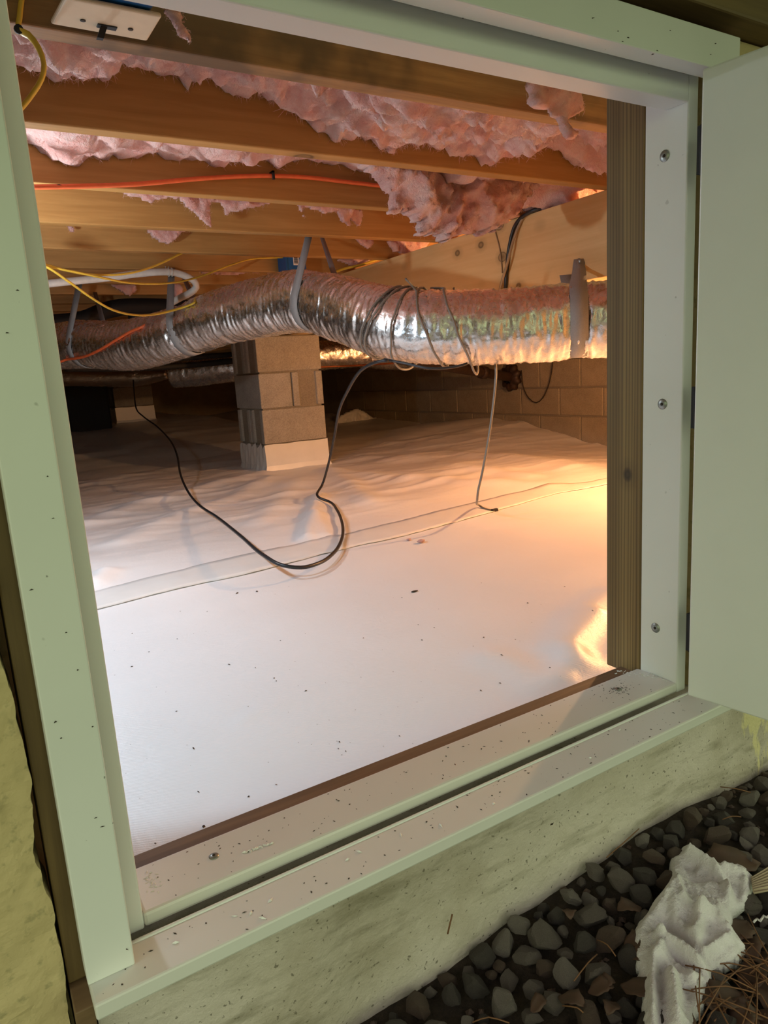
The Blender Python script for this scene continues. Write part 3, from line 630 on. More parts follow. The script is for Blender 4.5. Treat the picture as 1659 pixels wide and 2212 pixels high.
# ------------------------------------------------------------------ DUCTS
def duct_mesh(name, ctrl, rad, mat, label, pinch=(), seed=0, seg=84, step=.0042, rib=.0006, crump=.0032, parent=None):
    P = smooth_path(ctrl, step); T, N, B = frames(P); s = np.concatenate([[0], np.cumsum(np.linalg.norm(np.diff(P, axis=0), axis=1))])
    a = np.linspace(0, 2*math.pi, seg, endpoint=False); S, A_ = np.meshgrid(s, a, indexing='ij')
    r = np.broadcast_to(np.asarray(rad if np.isscalar(rad) else np.interp(s, np.linspace(0, s[-1], len(rad)), rad), float), s.shape)[:, None] * np.ones_like(A_)
    C, Sn = np.cos(A_), np.sin(A_)
    Pn = np.stack([C*2.2, Sn*2.2, S*4], -1)
    r = r + rib*np.sin(2*math.pi*(S/.021) + 2.0*fbm(Pn*1.7, 2, seed)) * (.6 + .6*fbm(Pn*2, 2, seed+2))
    Pw = np.stack([C*1.6, Sn*1.6, S*42], -1); r = r + crump*ridged(Pw, 2, seed+4)*(.45 + .55*np.clip(fbm(Pn*.8, 2, seed+9)+.5, 0, 1.4))
    Pc = np.stack([C*5, Sn*5, S*30], -1); r = r + .4*crump*ridged(Pc, 3, seed+6) + .0008*ridged(np.stack([C*2.4, Sn*2.4, S*80], -1), 2, seed+31) + .006*fbm(Pn*.6, 2, seed+8)
    for (sp, w, d) in pinch:
        g_ = np.exp(-((S - sp)/w)**2); r = r - d*g_ + .006*g_*fbm(np.stack([C*6, Sn*6, S*60], -1), 3, seed+20)
    V = (P[:, None, :] + r[..., None]*(C[..., None]*N[:, None, :] + Sn[..., None]*B[:, None, :])).reshape(-1, 3)
    n_ = len(P); i, j = np.meshgrid(np.arange(n_-1), np.arange(seg), indexing='ij'); k = (j+1) % seg
    Fc = np.stack([i*seg+j, i*seg+k, (i+1)*seg+k, (i+1)*seg+j], -1).reshape(-1, 4)[:, ::-1].tolist()
    Fc += [list(range(seg)), [(n_-1)*seg+j for j in range(seg)][::-1]]
    o = mesh(name, V, Fc, mat, parent, smooth=True)
    if label: tag(o, label, 'duct')
    return o, P, T, s
dc = [(60,752,4.15),(130,750,3.90),(180,746,3.70),(280,746,3.38),(380,722,3.12),(480,686,2.88),(570,664,2.68),(655,651,2.48),(740,666,2.24),(820,692,2.03),(900,706,1.89),(1050,708,1.73),(1250,692,1.545),(1330,688,1.47),(1450,686,1.38)]
ctrl = [PY(*q) for q in dc]
_P = smooth_path(ctrl, .0042); _s = np.concatenate([[0], np.cumsum(np.linalg.norm(np.diff(_P, axis=0), axis=1))])
def s_near(pt): return float(_s[np.argmin(np.linalg.norm(_P - np.array(pt), axis=1))])
sA, sB, sC, sD = s_near(PY(408,712,3.05)), s_near(PY(688,654,2.39)), s_near(PY(1248,692,1.545)), s_near(PY(195,746,3.66))
DR = .108
duct, DP, DT, DS = duct_mesh('flexible_duct', ctrl, DR, MT['foil'], 'large crinkled silver foil duct slung under the joists', [(sA, .03, .010), (sB, .03, .012), (sC, .03, .010), (sD, .03, .008)], 5)
# where a line first meets the duct skin / a point at an angle round the duct
def on_duct(px, py, lift=.006):
    d = ray(px, py); d = d/d[1]; best = None
    for y_ in np.arange(1.2, 4.3, .006):
        p = d*y_; m = np.min(np.linalg.norm(DP - p, axis=1))
        if m <= DR + lift: return p
        if best is None or m < best[0]: best = (m, p)
    return best[1]
def duct_surf(px, ang, lift=.006):
    pj = DP @ R; u = W/2 + F*pj[:, 0]/-pj[:, 2]; i = int(np.argmin(np.abs(u - px))); t = DT[i]
    sd_ = np.cross(t, [0, 0, 1.]); sd_ /= np.linalg.norm(sd_); sd_ = -sd_ if sd_[1] > 0 else sd_
    up_ = np.cross(sd_, t); up_ = up_ if up_[2] > 0 else -up_
    return DP[i] + (DR + lift)*(math.cos(math.radians(ang))*sd_ + math.sin(math.radians(ang))*up_)
# hanging straps
def strap(name, sp, top_near, top_far, label, w=.046, rr_=None):
    i = int(np.argmin(np.abs(DS - sp))); c = DP[i]; t = DT[i]; side = np.cross(t, [0, 0, 1.]); side /= np.linalg.norm(side)
    if side[1] > 0: side = -side            # towards the door
    up = np.cross(side, t); up = up if up[2] > 0 else -up
    r = rr_ or DR - .002; path = [np.array(top_near)]
    for a in np.linspace(12, -192, 30): path.append(c + r*(math.cos(math.radians(a))*side + math.sin(math.radians(a))*up))
    path.append(np.array(top_far)); P = np.array(path)
    # widen along the duct axis
    L, Rr = P - t*w/2, P + t*w/2; tw = np.array([1., 0, 0])*w*.42
    if abs(top_near[0] - c[0]) < .4 and name != 'x': L[0], Rr[0] = P[0] - tw*.7, P[0] + tw*.7; L[-1], Rr[-1] = P[-1] - tw*.5, P[-1] + tw*.5
    V = np.stack([L, Rr], 1).reshape(-1, 3); Fc = grid_faces(len(P), 2)
    o = mesh(name, V, Fc, MT['strap'], smooth=True); so = o.modifiers.new('thick', 'SOLIDIFY'); so.thickness = .0022; so.offset = 1
    return tag(o, label, 'strap', 'grey straps holding up the silver duct')
strap('duct_strap', sB, PY(668,508,2.365), PY(694,508,2.72), 'grey strap holding the silver duct at its sharp bend')
strap('duct_strap', sA, PY(371,579,3.1345), PY(392,588,3.557), 'grey strap around the silver duct beside the white tube')
strap('duct_strap', sD, PY(172,611,3.602), PY(205,631,3.966), 'dim grey strap at the far end of the silver duct')
i = int(np.argmin(np.abs(DS - sC))); cpt = DP[i]
nail = PX(1254, 566, GX0 - .004)
t_ = DT[i]; side = np.cross(t_, [0, 0, 1.]); side /= np.linalg.norm(side); side = -side if side[1] > 0 else side
path = [nail + np.array([-.003, .0, .008]), nail + np.array([-.010, -.002, -.012]), nail + np.array([-.030, -.022, -.030])]
for a in np.linspace(62, -200, 30): path.append(cpt + (DR-.001)*(math.cos(math.radians(a))*side + math.sin(math.radians(a))*np.array([0, 0, 1.])))
path.append(nail + np.array([-.004, .05, -.03])); P = np.array(path); wv = np.full(len(P), .050); wv[0] = .036; wv[1] = .036; wv[2] = .040
L, Rr = P - t_*wv[:, None]/2, P + t_*wv[:, None]/2
o = mesh('duct_strap', np.stack([L, Rr], 1).reshape(-1, 3), grid_faces(len(P), 2), MT['strap'], smooth=True); so = o.modifiers.new('thick', 'SOLIDIFY'); so.thickness = .0022; so.offset = 1
tag(o, 'wide grey strap nailed to the girder around the silver duct', 'strap', 'grey straps holding up the silver duct')
lathe('nail', [(.009, 0), (.009, .002), (.003, .003)], nail + np.array([-.006, 0, .002]), (-1, 0, 0), MT['metal'], o, 12)
# ducts and pipes in the background
duct_mesh('flexible_duct', [PY(*q) for q in [(1000,770,4.55),(860,768,4.6),(760,762,4.65),(640,775,4.75),(520,792,4.9),(440,800,5.05),(375,806,5.2)]], .10, MT['foil'], 'second foil duct passing behind the block pier', [], 25, 48, .011, .002, .006)
duct_mesh('flexible_duct', [PY(*q) for q in [(60,812,6.6),(150,814,6.5),(250,815,6.35),(330,812,6.2),(362,808,6.1)]], [.075, .075, .075, .075, .03], MT['foil_tan'], 'tan foil duct at the back left above the far pier', [], 27, 40, .015, .001, .003)
def pipe(name, q, r, mat, label, cat='pipe', seg=14): return tag(tube(name, [PY(*a) for a in q], r, mat, None, seg, .03), label, cat)
pipe('drain_pipe', [(90,700,4.2),(180,690,4.2),(225,672,4.2),(260,664,4.2),(330,662,4.22),(380,664,4.25),(470,668,4.3)], .045, MT['black'], 'black drain pipe below the far joists at the left')
pipe('drain_pipe', [(290,668,4.22),(291,690,4.22),(292,720,4.22),(293,745,4.22)], .036, MT['black'], 'short black upright pipe dropping behind the silver duct')
pipe('drain_pipe', [(140,796,4.35),(300,795,4.35),(420,788,4.4),(520,778,4.4),(640,770,4.45)], .018, MT['black'], 'lower black water line running behind the block pier')
pipe('drain_pipe', [(300,780,4.3),(420,772,4.35),(520,764,4.4),(640,756,4.45)], .016, MT['black'], 'upper black water line running behind the block pier')
# coppery strand drawn for the lit edge of a pipe under the second duct
tag(tube('lit_pipe_edge', [PY(560,801,4.56), PY(690,793,4.52), PY(760,790,4.50), PY(830,786,4.50), PY(900,781,4.49), PY(1000,773,4.49), PX(1068,768,3.801)], .007, m_plain('copper', (.45, .16, .07), .35, .8), None, 12, .03), 'thin coppery line for the lit edge of a pipe under the second foil duct', 'pipe')
# iron pipe through the right wall
vc = PX(1107, 815, 3.797)
ip = empty('iron_pipe', vc); tag(ip, 'dark iron pipe coming through the block wall with a lumpy black collar', 'pipe')
far = PX(985, 795, 3.05); tube('pipe_run', [vc, far, far + (far - vc)*.8], .036, MT['iron'], ip, 16, .03)
mid = vc*.45 + far*.55; dd = (far - vc)/np.linalg.norm(far - vc)
lathe('coupling', [(.036, -.03), (.046, -.03), (.046, .03), (.036, .03)], mid, dd, MT['iron'], ip, 18)
prof = []
k = 40; V = []; Fc = []
for h_, rs in ((0, .5), (0, 1.0), (.03, 1.0), (.045, .8), (.05, .5)):
    for j in range(k):
        a = 2*math.pi*j/k; rr_ = (.098 + .012*math.cos(9*a))*rs; V.append(vc + np.array([-.002 - h_, rr_*math.cos(a), rr_*math.sin(a)]))
for i in range(4):
    for j in range(k): Fc.append([i*k+j, i*k+(j+1) % k, (i+1)*k+(j+1) % k, (i+1)*k+j])
mesh('collar', V, Fc, MT['iron'], ip, smooth=True)
tag(tube('hanging_wire', [PX(*q, 3.785) for q in [(1126,800),(1130,835),(1142,860),(1158,870),(1172,860),(1184,835),(1192,800),(1195,770)]], .004, MT['brown_stain'], None, 6, .03), 'thin dark wire looping down against the block wall', 'wire')

# ------------------------------------------------------------------ PIERS
def plan_block(name, plan, z0, z1, mat, parent):
    n_ = len(plan); V = [(x, y, z0) for x, y in plan] + [(x, y, z1) for x, y in plan]
    Fc = [list(range(n_))[::-1], list(range(n_, 2*n_))] + [[i, (i+1) % n_, n_+(i+1) % n_, n_+i] for i in range(n_)]
    o = mesh(name, V, Fc, mat, parent); return bevel(o, .003, 1)
def flanged(x0, x1, y0, y1, end):      # block plan with recessed end between two flanges
    f_, d = .040, .014
    if end == 'L': return [(x0, y0), (x1, y0), (x1, y1), (x0, y1), (x0, y1-f_), (x0+d, y1-f_-.006), (x0+d, y0+f_+.006), (x0, y0+f_)]
    if end == 'F': return [(x0, y0), (x0+f_, y0), (x0+f_+.006, y0+d), (x1-f_-.006, y0+d), (x1-f_, y0), (x1, y0), (x1, y1), (x0, y1)]
    return [(x0, y0), (x1, y0), (x1, y1), (x0, y1)]
def pier(name, x0, y0, label, ztops, zbase, ztape):
    pz = empty(name, (x0 + .2, y0 + .2, zbase)); tag(pz, label, 'pier')
    box('mortar_core', (x0+.012, x0+.385, y0+.012, y0+.385, zbase, .2345), MT['mortar'], pz, 0)
    for k, zt in enumerate(ztops):
        a, b = zt - .203 + .005, zt - .004
        if b > .235: b = .2345
        if k % 2 == 1:
            for yy in (0, .203): plan_block('concrete_block', flanged(x0, x0+.397, y0+yy, y0+yy+.194, 'L'), a, b, MT['block'], pz)
        else:
            plan_block('concrete_block', flanged(x0, x0+.194, y0, y0+.397, ''), a, b, MT['block'], pz)
            plan_block('concrete_block', flanged(x0+.203, x0+.397, y0, y0+.397, 'F'), a, b, MT['block'], pz)
    # tape skirt, slightly uneven top edge
    V = []; Fc = []; ring = []
    e = .004; xa, xb, ya, yb = x0-e, x0+.397+e, y0-e, y0+.397+e; m_ = 14
    for (p, q) in (((xa, ya), (xb, ya)), ((xb, ya), (xb, yb)), ((xb, yb), (xa, yb)), ((xa, yb), (xa, ya))):
        for k in range(m_): t = k/m_; ring.append((p[0]+(q[0]-p[0])*t, p[1]+(q[1]-p[1])*t))
    nr = len(ring)
    for lv in range(5):
        for i, (x, y) in enumerate(ring):
            t = lv/4; ragg = (.012*math.sin(i*1.9)+.008*math.sin(i*4.1)) if i >= 3*m_ else .002*math.sin(i)
            zt = ztape + (ragg - .006 if i >= 3*m_ else ragg); fl = .030*max(0, .25-t)**1.2*2
            dx, dy = (x - (xa+xb)/2), (y - (ya+yb)/2)
            V.append((x + fl*np.sign(dx)*(abs(dx) > .19) + .002*math.sin(i*2.3+lv), y + fl*np.sign(dy)*(abs(dy) > .19), zbase - .012 + (zt - zbase + .012)*t))
    for lv in range(4):
        for i in range(nr): j = (i+1) % nr; Fc.append([lv*nr+i, lv*nr+j, (lv+1)*nr+j, (lv+1)*nr+i])
    o = mesh('base_tape', V, Fc, MT['tape'], pz, smooth=False); o['label'] = 'white tape around the pier base'
    return pz
pier('block_pier', 1.512, 3.80, 'grey concrete block pier with white taped base behind the duct', [-.376+.004, -.172, .031, .2345], -.525, -.374)
# top course filler reaches the girder
pier('block_pier', 1.50, 7.85, 'shadowed far block pier with white taped base at the left', [-.2, .003, .206], -.372, -.205)
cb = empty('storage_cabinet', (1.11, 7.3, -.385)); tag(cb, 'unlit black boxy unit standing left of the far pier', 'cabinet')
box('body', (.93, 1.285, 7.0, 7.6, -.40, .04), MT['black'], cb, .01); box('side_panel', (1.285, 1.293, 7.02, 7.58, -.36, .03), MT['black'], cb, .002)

# ------------------------------------------------------------------ ELECTRICAL
sw = empty('light_switch', (.249, 1.02, .457)); tag(sw, 'ivory switch plate with black toggle facing down by the first joist', 'light switch')
V = [(.194, .985, .457), (.3087, .985, .457), (.3075, 1.058, .457), (.187, 1.058, .457)]; V += [(x, y, z+.006) for x, y, z in V]
o = mesh('cover_plate', V, BOXF, MT['ivory'], sw); bevel(o, .003, 3)
box('electrical_box', (.205, .298, .972, 1.050, .465, .54), MT['blue'], sw, .003)
c = PZ(231, 58, .4568); o = box('toggle_slot', (c[0]-.012, c[0]+.012, c[1]-.005, c[1]+.005, .4555, .4585), MT['black'], sw, .0005)
V = [(c[0]-.008, c[1]-.003, .4560), (c[0]+.0, c[1]-.003, .4560), (c[0]+.0, c[1]+.004, .4560), (c[0]-.008, c[1]+.004, .4560)]; V = [(x-.006, y+.002, .442) for x, y, z in V] + V
mesh('toggle', V, BOXF, MT['black'], sw)
for q in ((179,44), (282,63)):
    p = PZ(*q, .4568); lathe('screw', [(.0035, 0), (.0035, .0008), (.002, .001)], p, (0, 0, -1), MT['bits'], sw, 10)
ctr = PY(635, 573, 3.07); hw = .050
bb = empty('junction_box', ctr - np.array([0, 0, .05])); tag(bb, 'blue plastic junction box with barcode sticker fixed between joists', 'electrical box')
box('body', (ctr[0]-hw, ctr[0]+hw, 3.045, 3.137, ctr[2]-.038, ctr[2]+.052), MT['blue'], bb, .004)
lb = box('sticker', (ctr[0]-.014, ctr[0]+.014, 3.0435, 3.0452, ctr[2]-.004, ctr[2]+.040), MT['tape'], bb, 0)
for k in range(7): box('barcode_bar', (ctr[0]-.010, ctr[0]+.008, 3.0425, 3.0436, ctr[2]+.004+k*.0044, ctr[2]+.0062+k*.0044 + (.0008 if k % 2 else 0)), MT['black'], lb, 0)
box('flange', (ctr[0]-hw-.008, ctr[0]+hw+.008, 3.035, 3.137, ctr[2]-.046, ctr[2]-.038), MT['whitepipe'], bb, .002)
box('mounting_tab', (ctr[0]-hw-.004, ctr[0]-hw+.006, 3.04, 3.06, ctr[2]-.03, ctr[2]+.03), MT['blue'], bb, .001)

def cable(name, q, r, mat, label, cat='cable', rx=1., ry=1., seg=8, step=.012, group=None):
    return tag(tube(name, [PY(*a) for a in q], r, mat, None, seg, step, rx, ry), label, cat, group)
o = cable('electrical_cable', [(60,-60,1.113),(48,-10,1.113),(42,40,1.113),(40,64,1.116),(62,76,1.112),(84,105,1.108),(95,140,1.106),(90,170,1.106),(72,200,1.107),(52,226,1.108),(20,262,1.11)], .0062, MT['yellow'], 'yellow cable looping down beside the ivory switch plate', rx=.55, ry=1.)
q = PY(40,63,1.114); lathe('staple', [(.004, -.004), (.0055, -.004), (.0055, .004), (.004, .004)], q, (0, 1, .3), MT['black'], o, 12)
cable('electrical_cable', [(40,404,1.872),(85,404,1.872),(180,402,1.872),(290,398,1.875),(430,386,1.889),(520,381,1.890),(588,380,1.890),(660,383,1.890),(740,392,1.890),(850,405,1.890),(980,425,1.890),(1120,436,1.888),(1250,420,1.888)], .0072, MT['orange'], 'orange cable clipped along the third joist', rx=.8)
q = PY(588,380,1.889); 
cs = boxes('cable_staple', [(q[0]-.003, q[0]+.003, 1.878, 1.902, q[2]+.006, q[2]+.011), (q[0]-.003, q[0]+.003, 1.878, 1.884, q[2]-.011, q[2]+.011)], MT['black']); tag(cs, 'small black staple over the orange cable', 'staple')
cable('electrical_cable', [(60,560,2.45),(105,573,2.45),(170,590,2.5),(240,594,2.55),(290,588,2.6),(340,572,2.68),(388,549,2.75),(410,540,2.80)], .0062, MT['yellow'], 'yellow cable rising to the fifth joist', rx=.6)
cable('electrical_cable', [(60,562,2.42),(105,576,2.42),(170,589,2.46),(230,602,2.53),(280,611,2.62),(370,611,2.8),(430,598,2.92),(500,572,3.0),(540,560,3.05),(580,557,3.07),(615,556,3.08)], .0062, MT['yellow'], 'yellow cable sagging across to the blue junction box', rx=.6)
tag(tube('electrical_cable', [PY(*a) for a in [(60,560,2.40),(103,578,2.40),(145,606,2.45),(200,645,2.55),(245,670,2.65),(300,681,2.78),(350,676,2.90)]] + [on_duct(398,663), on_duct(418,655), duct_surf(440, 92), duct_surf(452, 118), duct_surf(462, 145)], .0066, MT['yellow'], None, 8, .012, .6), 'lowest yellow cable swinging down onto the silver duct', 'cable')
cable('electrical_cable', [(722,588,3.06),(745,580,3.06),(780,572,3.04),(830,556,3.0)], .006, MT['yellow'], 'short yellow cable showing between duct and girder')
o = cable('white_tube', [(60,618,3.03),(110,612,3.03),(180,605,3.05),(240,599,3.07),(300,591,3.09),(370,588,3.10),(400,596,3.10),(420,608,3.11),(424,620,3.12),(412,632,3.14),(392,642,3.17),(372,653,3.20)], .0145, MT['whitepipe'], 'white plastic tube hung from a wire below the joists', 'tube', seg=14)
for k in range(2):
    q = PY(364 + k*7, 588, 3.10); ring = [q + .0165*np.array([0, math.cos(a), math.sin(a)]) for a in np.linspace(-.4, 2*math.pi*.85, 16)]
    tube('tie_wire', ring + [np.array([q[0], 3.132, q[2] + .012]), np.array([q[0], 3.136, .492])], .0022, MT['whitepipe'], o, 6, .006)
tag(tube('extension_cord', [PY(60,806,3.72), PY(110,790,3.64)] + [on_duct(*a, .010) for a in [(140,778),(165,774),(184,770),(215,756),(250,735),(285,715),(305,707)]] + [on_duct(316,701,-.004)], .0058, MT['orange'], None, 8, .012), 'orange cord lying across the far part of the silver duct', 'cord')
cq = [PY(*a) for a in [(838,779,1.87),(818,781,1.90),(780,800,2.0),(748,850,2.15),(733,885,2.25),(722,945,2.4),(710,1000,2.55),(697,1045,2.68)]]
cq += [fpt(x, y, l) for x, y, l in [(685,1069,.012),(691,1076,.012),(710,1083,.012),(728,1102,.012),(740,1135,.014),(738,1165,.016),(722,1193,.02),(690,1216,.025),(650,1226,.03),(610,1221,.04),(570,1200,.05),(520,1158,.05),(470,1118,.04),(430,1091,.03)]]
cq += [PY(*a) for a in [(405,1060,3.15),(390,1025,3.45),(383,985,3.8),(370,955,4.2),(340,922,4.8),(310,900,5.3),(295,884,5.6),(290,850,5.9),(288,820,6.22)]]
tag(tube('extension_cord', cq, .0052, MT['blackcable'], None, 10, .012), 'long black cord hanging from the duct and looping over the white liner', 'cord')
gc = [duct_surf(1062, -150, .002), duct_surf(1068, -115, .004)] + [PY(*a) for a in [(1071,815,1.70),(1066,870,1.70),(1055,950,1.71),(1041,1025,1.725),(1033,1060,1.735),(1031,1078,1.745)]] + [fpt(*a) for a in [(1036,1092,.012),(1047,1099,.006),(1062,1102,.005)]]
o = tag(tube('extension_cord', gc, .0038, MT['greycable'], None, 8, .012), 'thin grey cord hanging straight down with a dark plug on the liner', 'cord')
q = fpt(1067,1102,.005); box('plug', (q[0]-.010, q[0]+.016, q[1]-.006, q[1]+.006, q[2]-.006, q[2]+.005), MT['black'], o, .002)
# grey cable wound round the duct
def wound(pxs, label, mat, r=.0036, drop=.0):
    """loops around the duct: list of (pixel x of the loop on top, at the bottom)"""
    out = []
    for (xt, xb2, dl) in pxs:
        def s_of(px):
            pj = DP @ R; u = W/2 + F*pj[:, 0]/-pj[:, 2]; return float(DS[np.argmin(np.abs(u - px))])
        s0, s1 = s_of(xt), s_of(xb2)
        for a in np.linspace(0, 360, 26):
            w_ = .5 - .5*math.cos(math.radians(a)); sp = s0 + (s1 - s0)*w_ + .03*(a/360); i = int(np.argmin(np.abs(DS - sp))); t = DT[i]
            side = np.cross(t, [0, 0, 1.]); side /= np.linalg.norm(side); side = -side if side[1] > 0 else side
            up = np.cross(side, t); up = up if up[2] > 0 else -up
            rad = DR + .010 + dl*w_**4
            out.append(DP[i] + rad*(math.cos(math.radians(90 - a))*side + math.sin(math.radians(90 - a))*up))
    return tag(tube('wound_cable', out, r, mat, None, 8, .014), label, 'cable')
wound([(862,818,.0), (872,826,.004), (888,876,.018)], 'grey cable wound tightly around the silver duct near its bend', MT['greycable'])
wound([(905,955,.0), (955,1022,.022)], 'grey cable looped loosely around the silver duct with a low bight', MT['greycable'])
tag(tube('cable_tail', [PY(876,602,1.83), PY(889,615,1.835), on_duct(903,632,.006), on_duct(922,642,.006)], .0034, MT['greycable'], None, 8, .012), 'loose grey cable end sticking up above the silver duct', 'cable')
cable('cable_tail', [(830,776,1.90),(880,786,1.82),(930,796,1.76),(985,792,1.72),(1010,785,1.70)], .0040, MT['blackcable'], 'black cable sagging along the underside of the silver duct')
tag(tube('girder_cable', [(1.88, 1.76, .4855), (1.80, 1.77, .4855), (1.735, 1.80, .485), PX(1138,462,1.7255)] + [PX(*a, 1.7262) for a in [(1114,485),(1101,530),(1095,580),(1091,640),(1088,690)]], .0066, MT['blackcable'], None, 8, .012), 'black cable dropping over the girder beside the hanging insulation', 'cable')
tag(tube('girder_cable', [(1.88, 1.83, .4835), (1.80, 1.835, .4835), (1.736, 1.845, .4835), PX(1128,474,1.7275)] + [PX(*a) for a in [(1112,510,1.722),(1103,540,1.7145),(1096,568,1.7135),(1088,595,1.7145),(1081,620,1.7245),(1076,655,1.7278),(1072,690,1.7278)]], .005, MT['tancable'], None, 8, .012), 'tan cable crossing the black one on the girder', 'cable')
tag(tube('girder_cable', [PX(*a, 1.7308) for a in [(1070,500),(1080,540),(1084,575),(1085,590)]], .0024, MT['tancable'], None, 6, .012), 'thin tan wire on the girder left of the black cable', 'cable')

# ------------------------------------------------------------------ SMALL THINGS ON THE LINER
def lump(name, p, size, mat, label, cat, seed):
    k = 10; V = []; Fc = []; r0 = random.Random(seed)
    for i in range(7):
        th_ = math.pi*i/6
        for j in range(k):
            a = 2*math.pi*j/k; rr_ = r0.uniform(.65, 1.2); V.append((p[0]+size[0]*rr_*math.sin(th_)*math.cos(a), p[1]+size[1]*rr_*math.sin(th_)*math.sin(a), p[2]+size[2]*(1+math.cos(th_)*r0.uniform(.8, 1.1))))
    for i in range(6):
        for j in range(k): Fc.append([i*k+j, i*k+(j+1) % k, (i+1)*k+(j+1) % k, (i+1)*k+j])
    return tag(mesh(name, V, Fc, mat, smooth=True), label, cat)
lump('insulation_crumb', fpt(883,1168), (.008, .006, .004), MT['pink'], 'smaller pink insulation crumb on the white liner', 'insulation', 1)
lump('insulation_crumb', fpt(910,1173), (.013, .009, .006), MT['pink'], 'larger pink insulation crumb on the white liner', 'insulation', 2)
lump('wood_chip', fpt(895,1279), (.010, .003, .002), MT['bits'], 'curved dark chip lying alone on the white liner', 'chip', 3)
rr = random.Random(12); cells = []
for _ in range(150):
    q = fpt(rr.uniform(240, 1290), rr.uniform(1250, 1830)); cells.append(((q[0], q[1], q[2]+.0005), rr.choice([.0006, .0008, .001, .0016, .0022])))
for qx, qy, s in [(495,1436,.003),(555,1278,.005),(512,1282,.004),(1140,1303,.003),(938,1357,.0025),(418,1617,.003),(440,1786,.003)]:
    q = fpt(qx, qy); cells.append(((q[0], q[1], q[2]+.0005), s))
o = scatter_bits('liner_specks', cells, MT['bits'], None, 12); tag(o, 'scattered dark specks of dirt on the white liner', 'dirt', kind='stuff')

# ------------------------------------------------------------------ LAMPS (inside, unseen: a warm bulb, and two cool ones added for daylight)
def lamp_thing(name, pos, label, bulb_mat, aim=None):
    e = empty(name, pos); tag(e, label, 'lamp'); return e
n = NT('bulb_glow_warm'); n.b.inputs['Emission Color'].default_value = (*WARM_COL, 1); n.b.inputs['Emission Strength'].default_value = 20; MT['glow_w'] = n.set((1, .8, .6), .3)
n = NT('fill_glow_cool'); n.b.inputs['Emission Color'].default_value = (*COOL_COL, 1); n.b.inputs['Emission Strength'].default_value = 20; MT['glow_c'] = n.set((1, 1, 1), .3)
wl = lamp_thing('hanging_lamp', WARM_POS, 'bare warm bulb on a cord beyond the girder', None)
wp = np.array(WARM_POS)
ld = bpy.data.lights.new('warm_bulb', 'POINT'); ld.energy = WARM_W; ld.color = WARM_COL; ld.shadow_soft_size = .03; lo_ = bpy.data.objects.new('warm_bulb', ld); link(lo_, wl); lo_.location = (0, 0, -.045)
lathe('socket', [(.010, .07), (.019, .065), (.019, .02), (.015, .015)], wp, (0, 0, 1), MT['black'], wl)
tube('lamp_cord', [wp + np.array([0, 0, .07]), wp + np.array([0, .0, .2]), (wp[0], 1.5345, ZJ + .004), (wp[0], 1.5345, ZJ + .03)], .004, MT['black'], wl, 8, .05)
cl = lamp_thing('added_spot_lamp', COOL_POS, 'added metal reflector lamp under the second joist, standing in for daylight', None)  # added unseen spot, stands in for cool daylight falling through the opening
cp = np.array(COOL_POS); ax = np.array(COOL_AIM) - cp; ax /= np.linalg.norm(ax)
ld = bpy.data.lights.new('cool_fill_spot', 'SPOT'); ld.energy = COOL_W; ld.color = COOL_COL; ld.spot_size = math.radians(95); ld.spot_blend = .14; ld.shadow_soft_size = .03
lo_ = bpy.data.objects.new('cool_fill_spot', ld); link(lo_, cl); lo_.location = Vector(ax*.03); lo_.rotation_euler = Vector(ax).to_track_quat('-Z', 'Y').to_euler()
pr_ = [(.02, -.10), (.02, -.03), (.04, -.02), (.065, .0), (.075, .02), (.073, .02), (.062, -.001), (.03, -.018)]
lathe('reflector', pr_, cp, ax, MT['foil'], cl, 28)
tube('clamp_arm', [cp - ax*.09, cp - ax*.12 + np.array([0, .05, .03]), (cp[0]-.05, 1.478, ZJ+.02)], .006, MT['black'], cl, 8, .03)

bl = lamp_thing('added_fill_lamp', FILL_POS, 'added white fill bulb behind the left casing, standing in for daylight', None); bp = np.array(FILL_POS)  # added unseen fill light, brightens girder and joists as daylight would
ld = bpy.data.lights.new('white_fill', 'POINT'); ld.energy = FILL_W; ld.color = (.84, .93, 1.0); ld.shadow_soft_size = .03; lo_ = bpy.data.objects.new('white_fill', ld); link(lo_, bl); lo_.location = (0, 0, -.045)
lathe('socket', [(.010, .07), (.019, .065), (.019, .02), (.015, .015)], bp, (0, 0, 1), MT['whitepipe'], bl)
tube('lamp_cord', [bp + np.array([0, 0, .07]), bp + np.array([0, .0, .2]), (bp[0], bp[1], .55)], .004, MT['whitepipe'], bl, 8, .05)

# ------------------------------------------------------------------ OUTSIDE: GRAVEL, NEEDLES, RAG
sr = random.Random(21)
ZR = -.628
RP = [(1475,1830),(1492,1828),(1512,1842),(1545,1860),(1562,1866),(1590,1860),(1612,1872),(1630,1897),(1622,1925),(1602,1960),(1584,1974),(1580,1996),(1588,2010),(1612,2042),(1597,2068),(1560,2085),(1540,2102),(1540,2125),(1526,2145),(1522,2165),(1502,2190),(1500,2230),(1470,2300),(1410,2300),(1392,2230),(1385,2140),(1372,2070),(1366,2010),(1378,1985),(1410,1945),(1442,1908),(1447,1880),(1448,1852),(1462,1845)]
TP = np.array([PZ(x, y, ZR)[:2] for x, y in RP]); TC = TP.mean(0); TI = TC + (TP - TC)*.86
def in_towel(x, y):
    c = False
    for a in range(len(TI)):
        p, q = TI[a], TI[(a+1) % len(TI)]
        if (p[1] > y) != (q[1] > y) and x < (q[0]-p[0])*(y-p[1])/(q[1]-p[1]+1e-12)+p[0]: c = not c
    return c
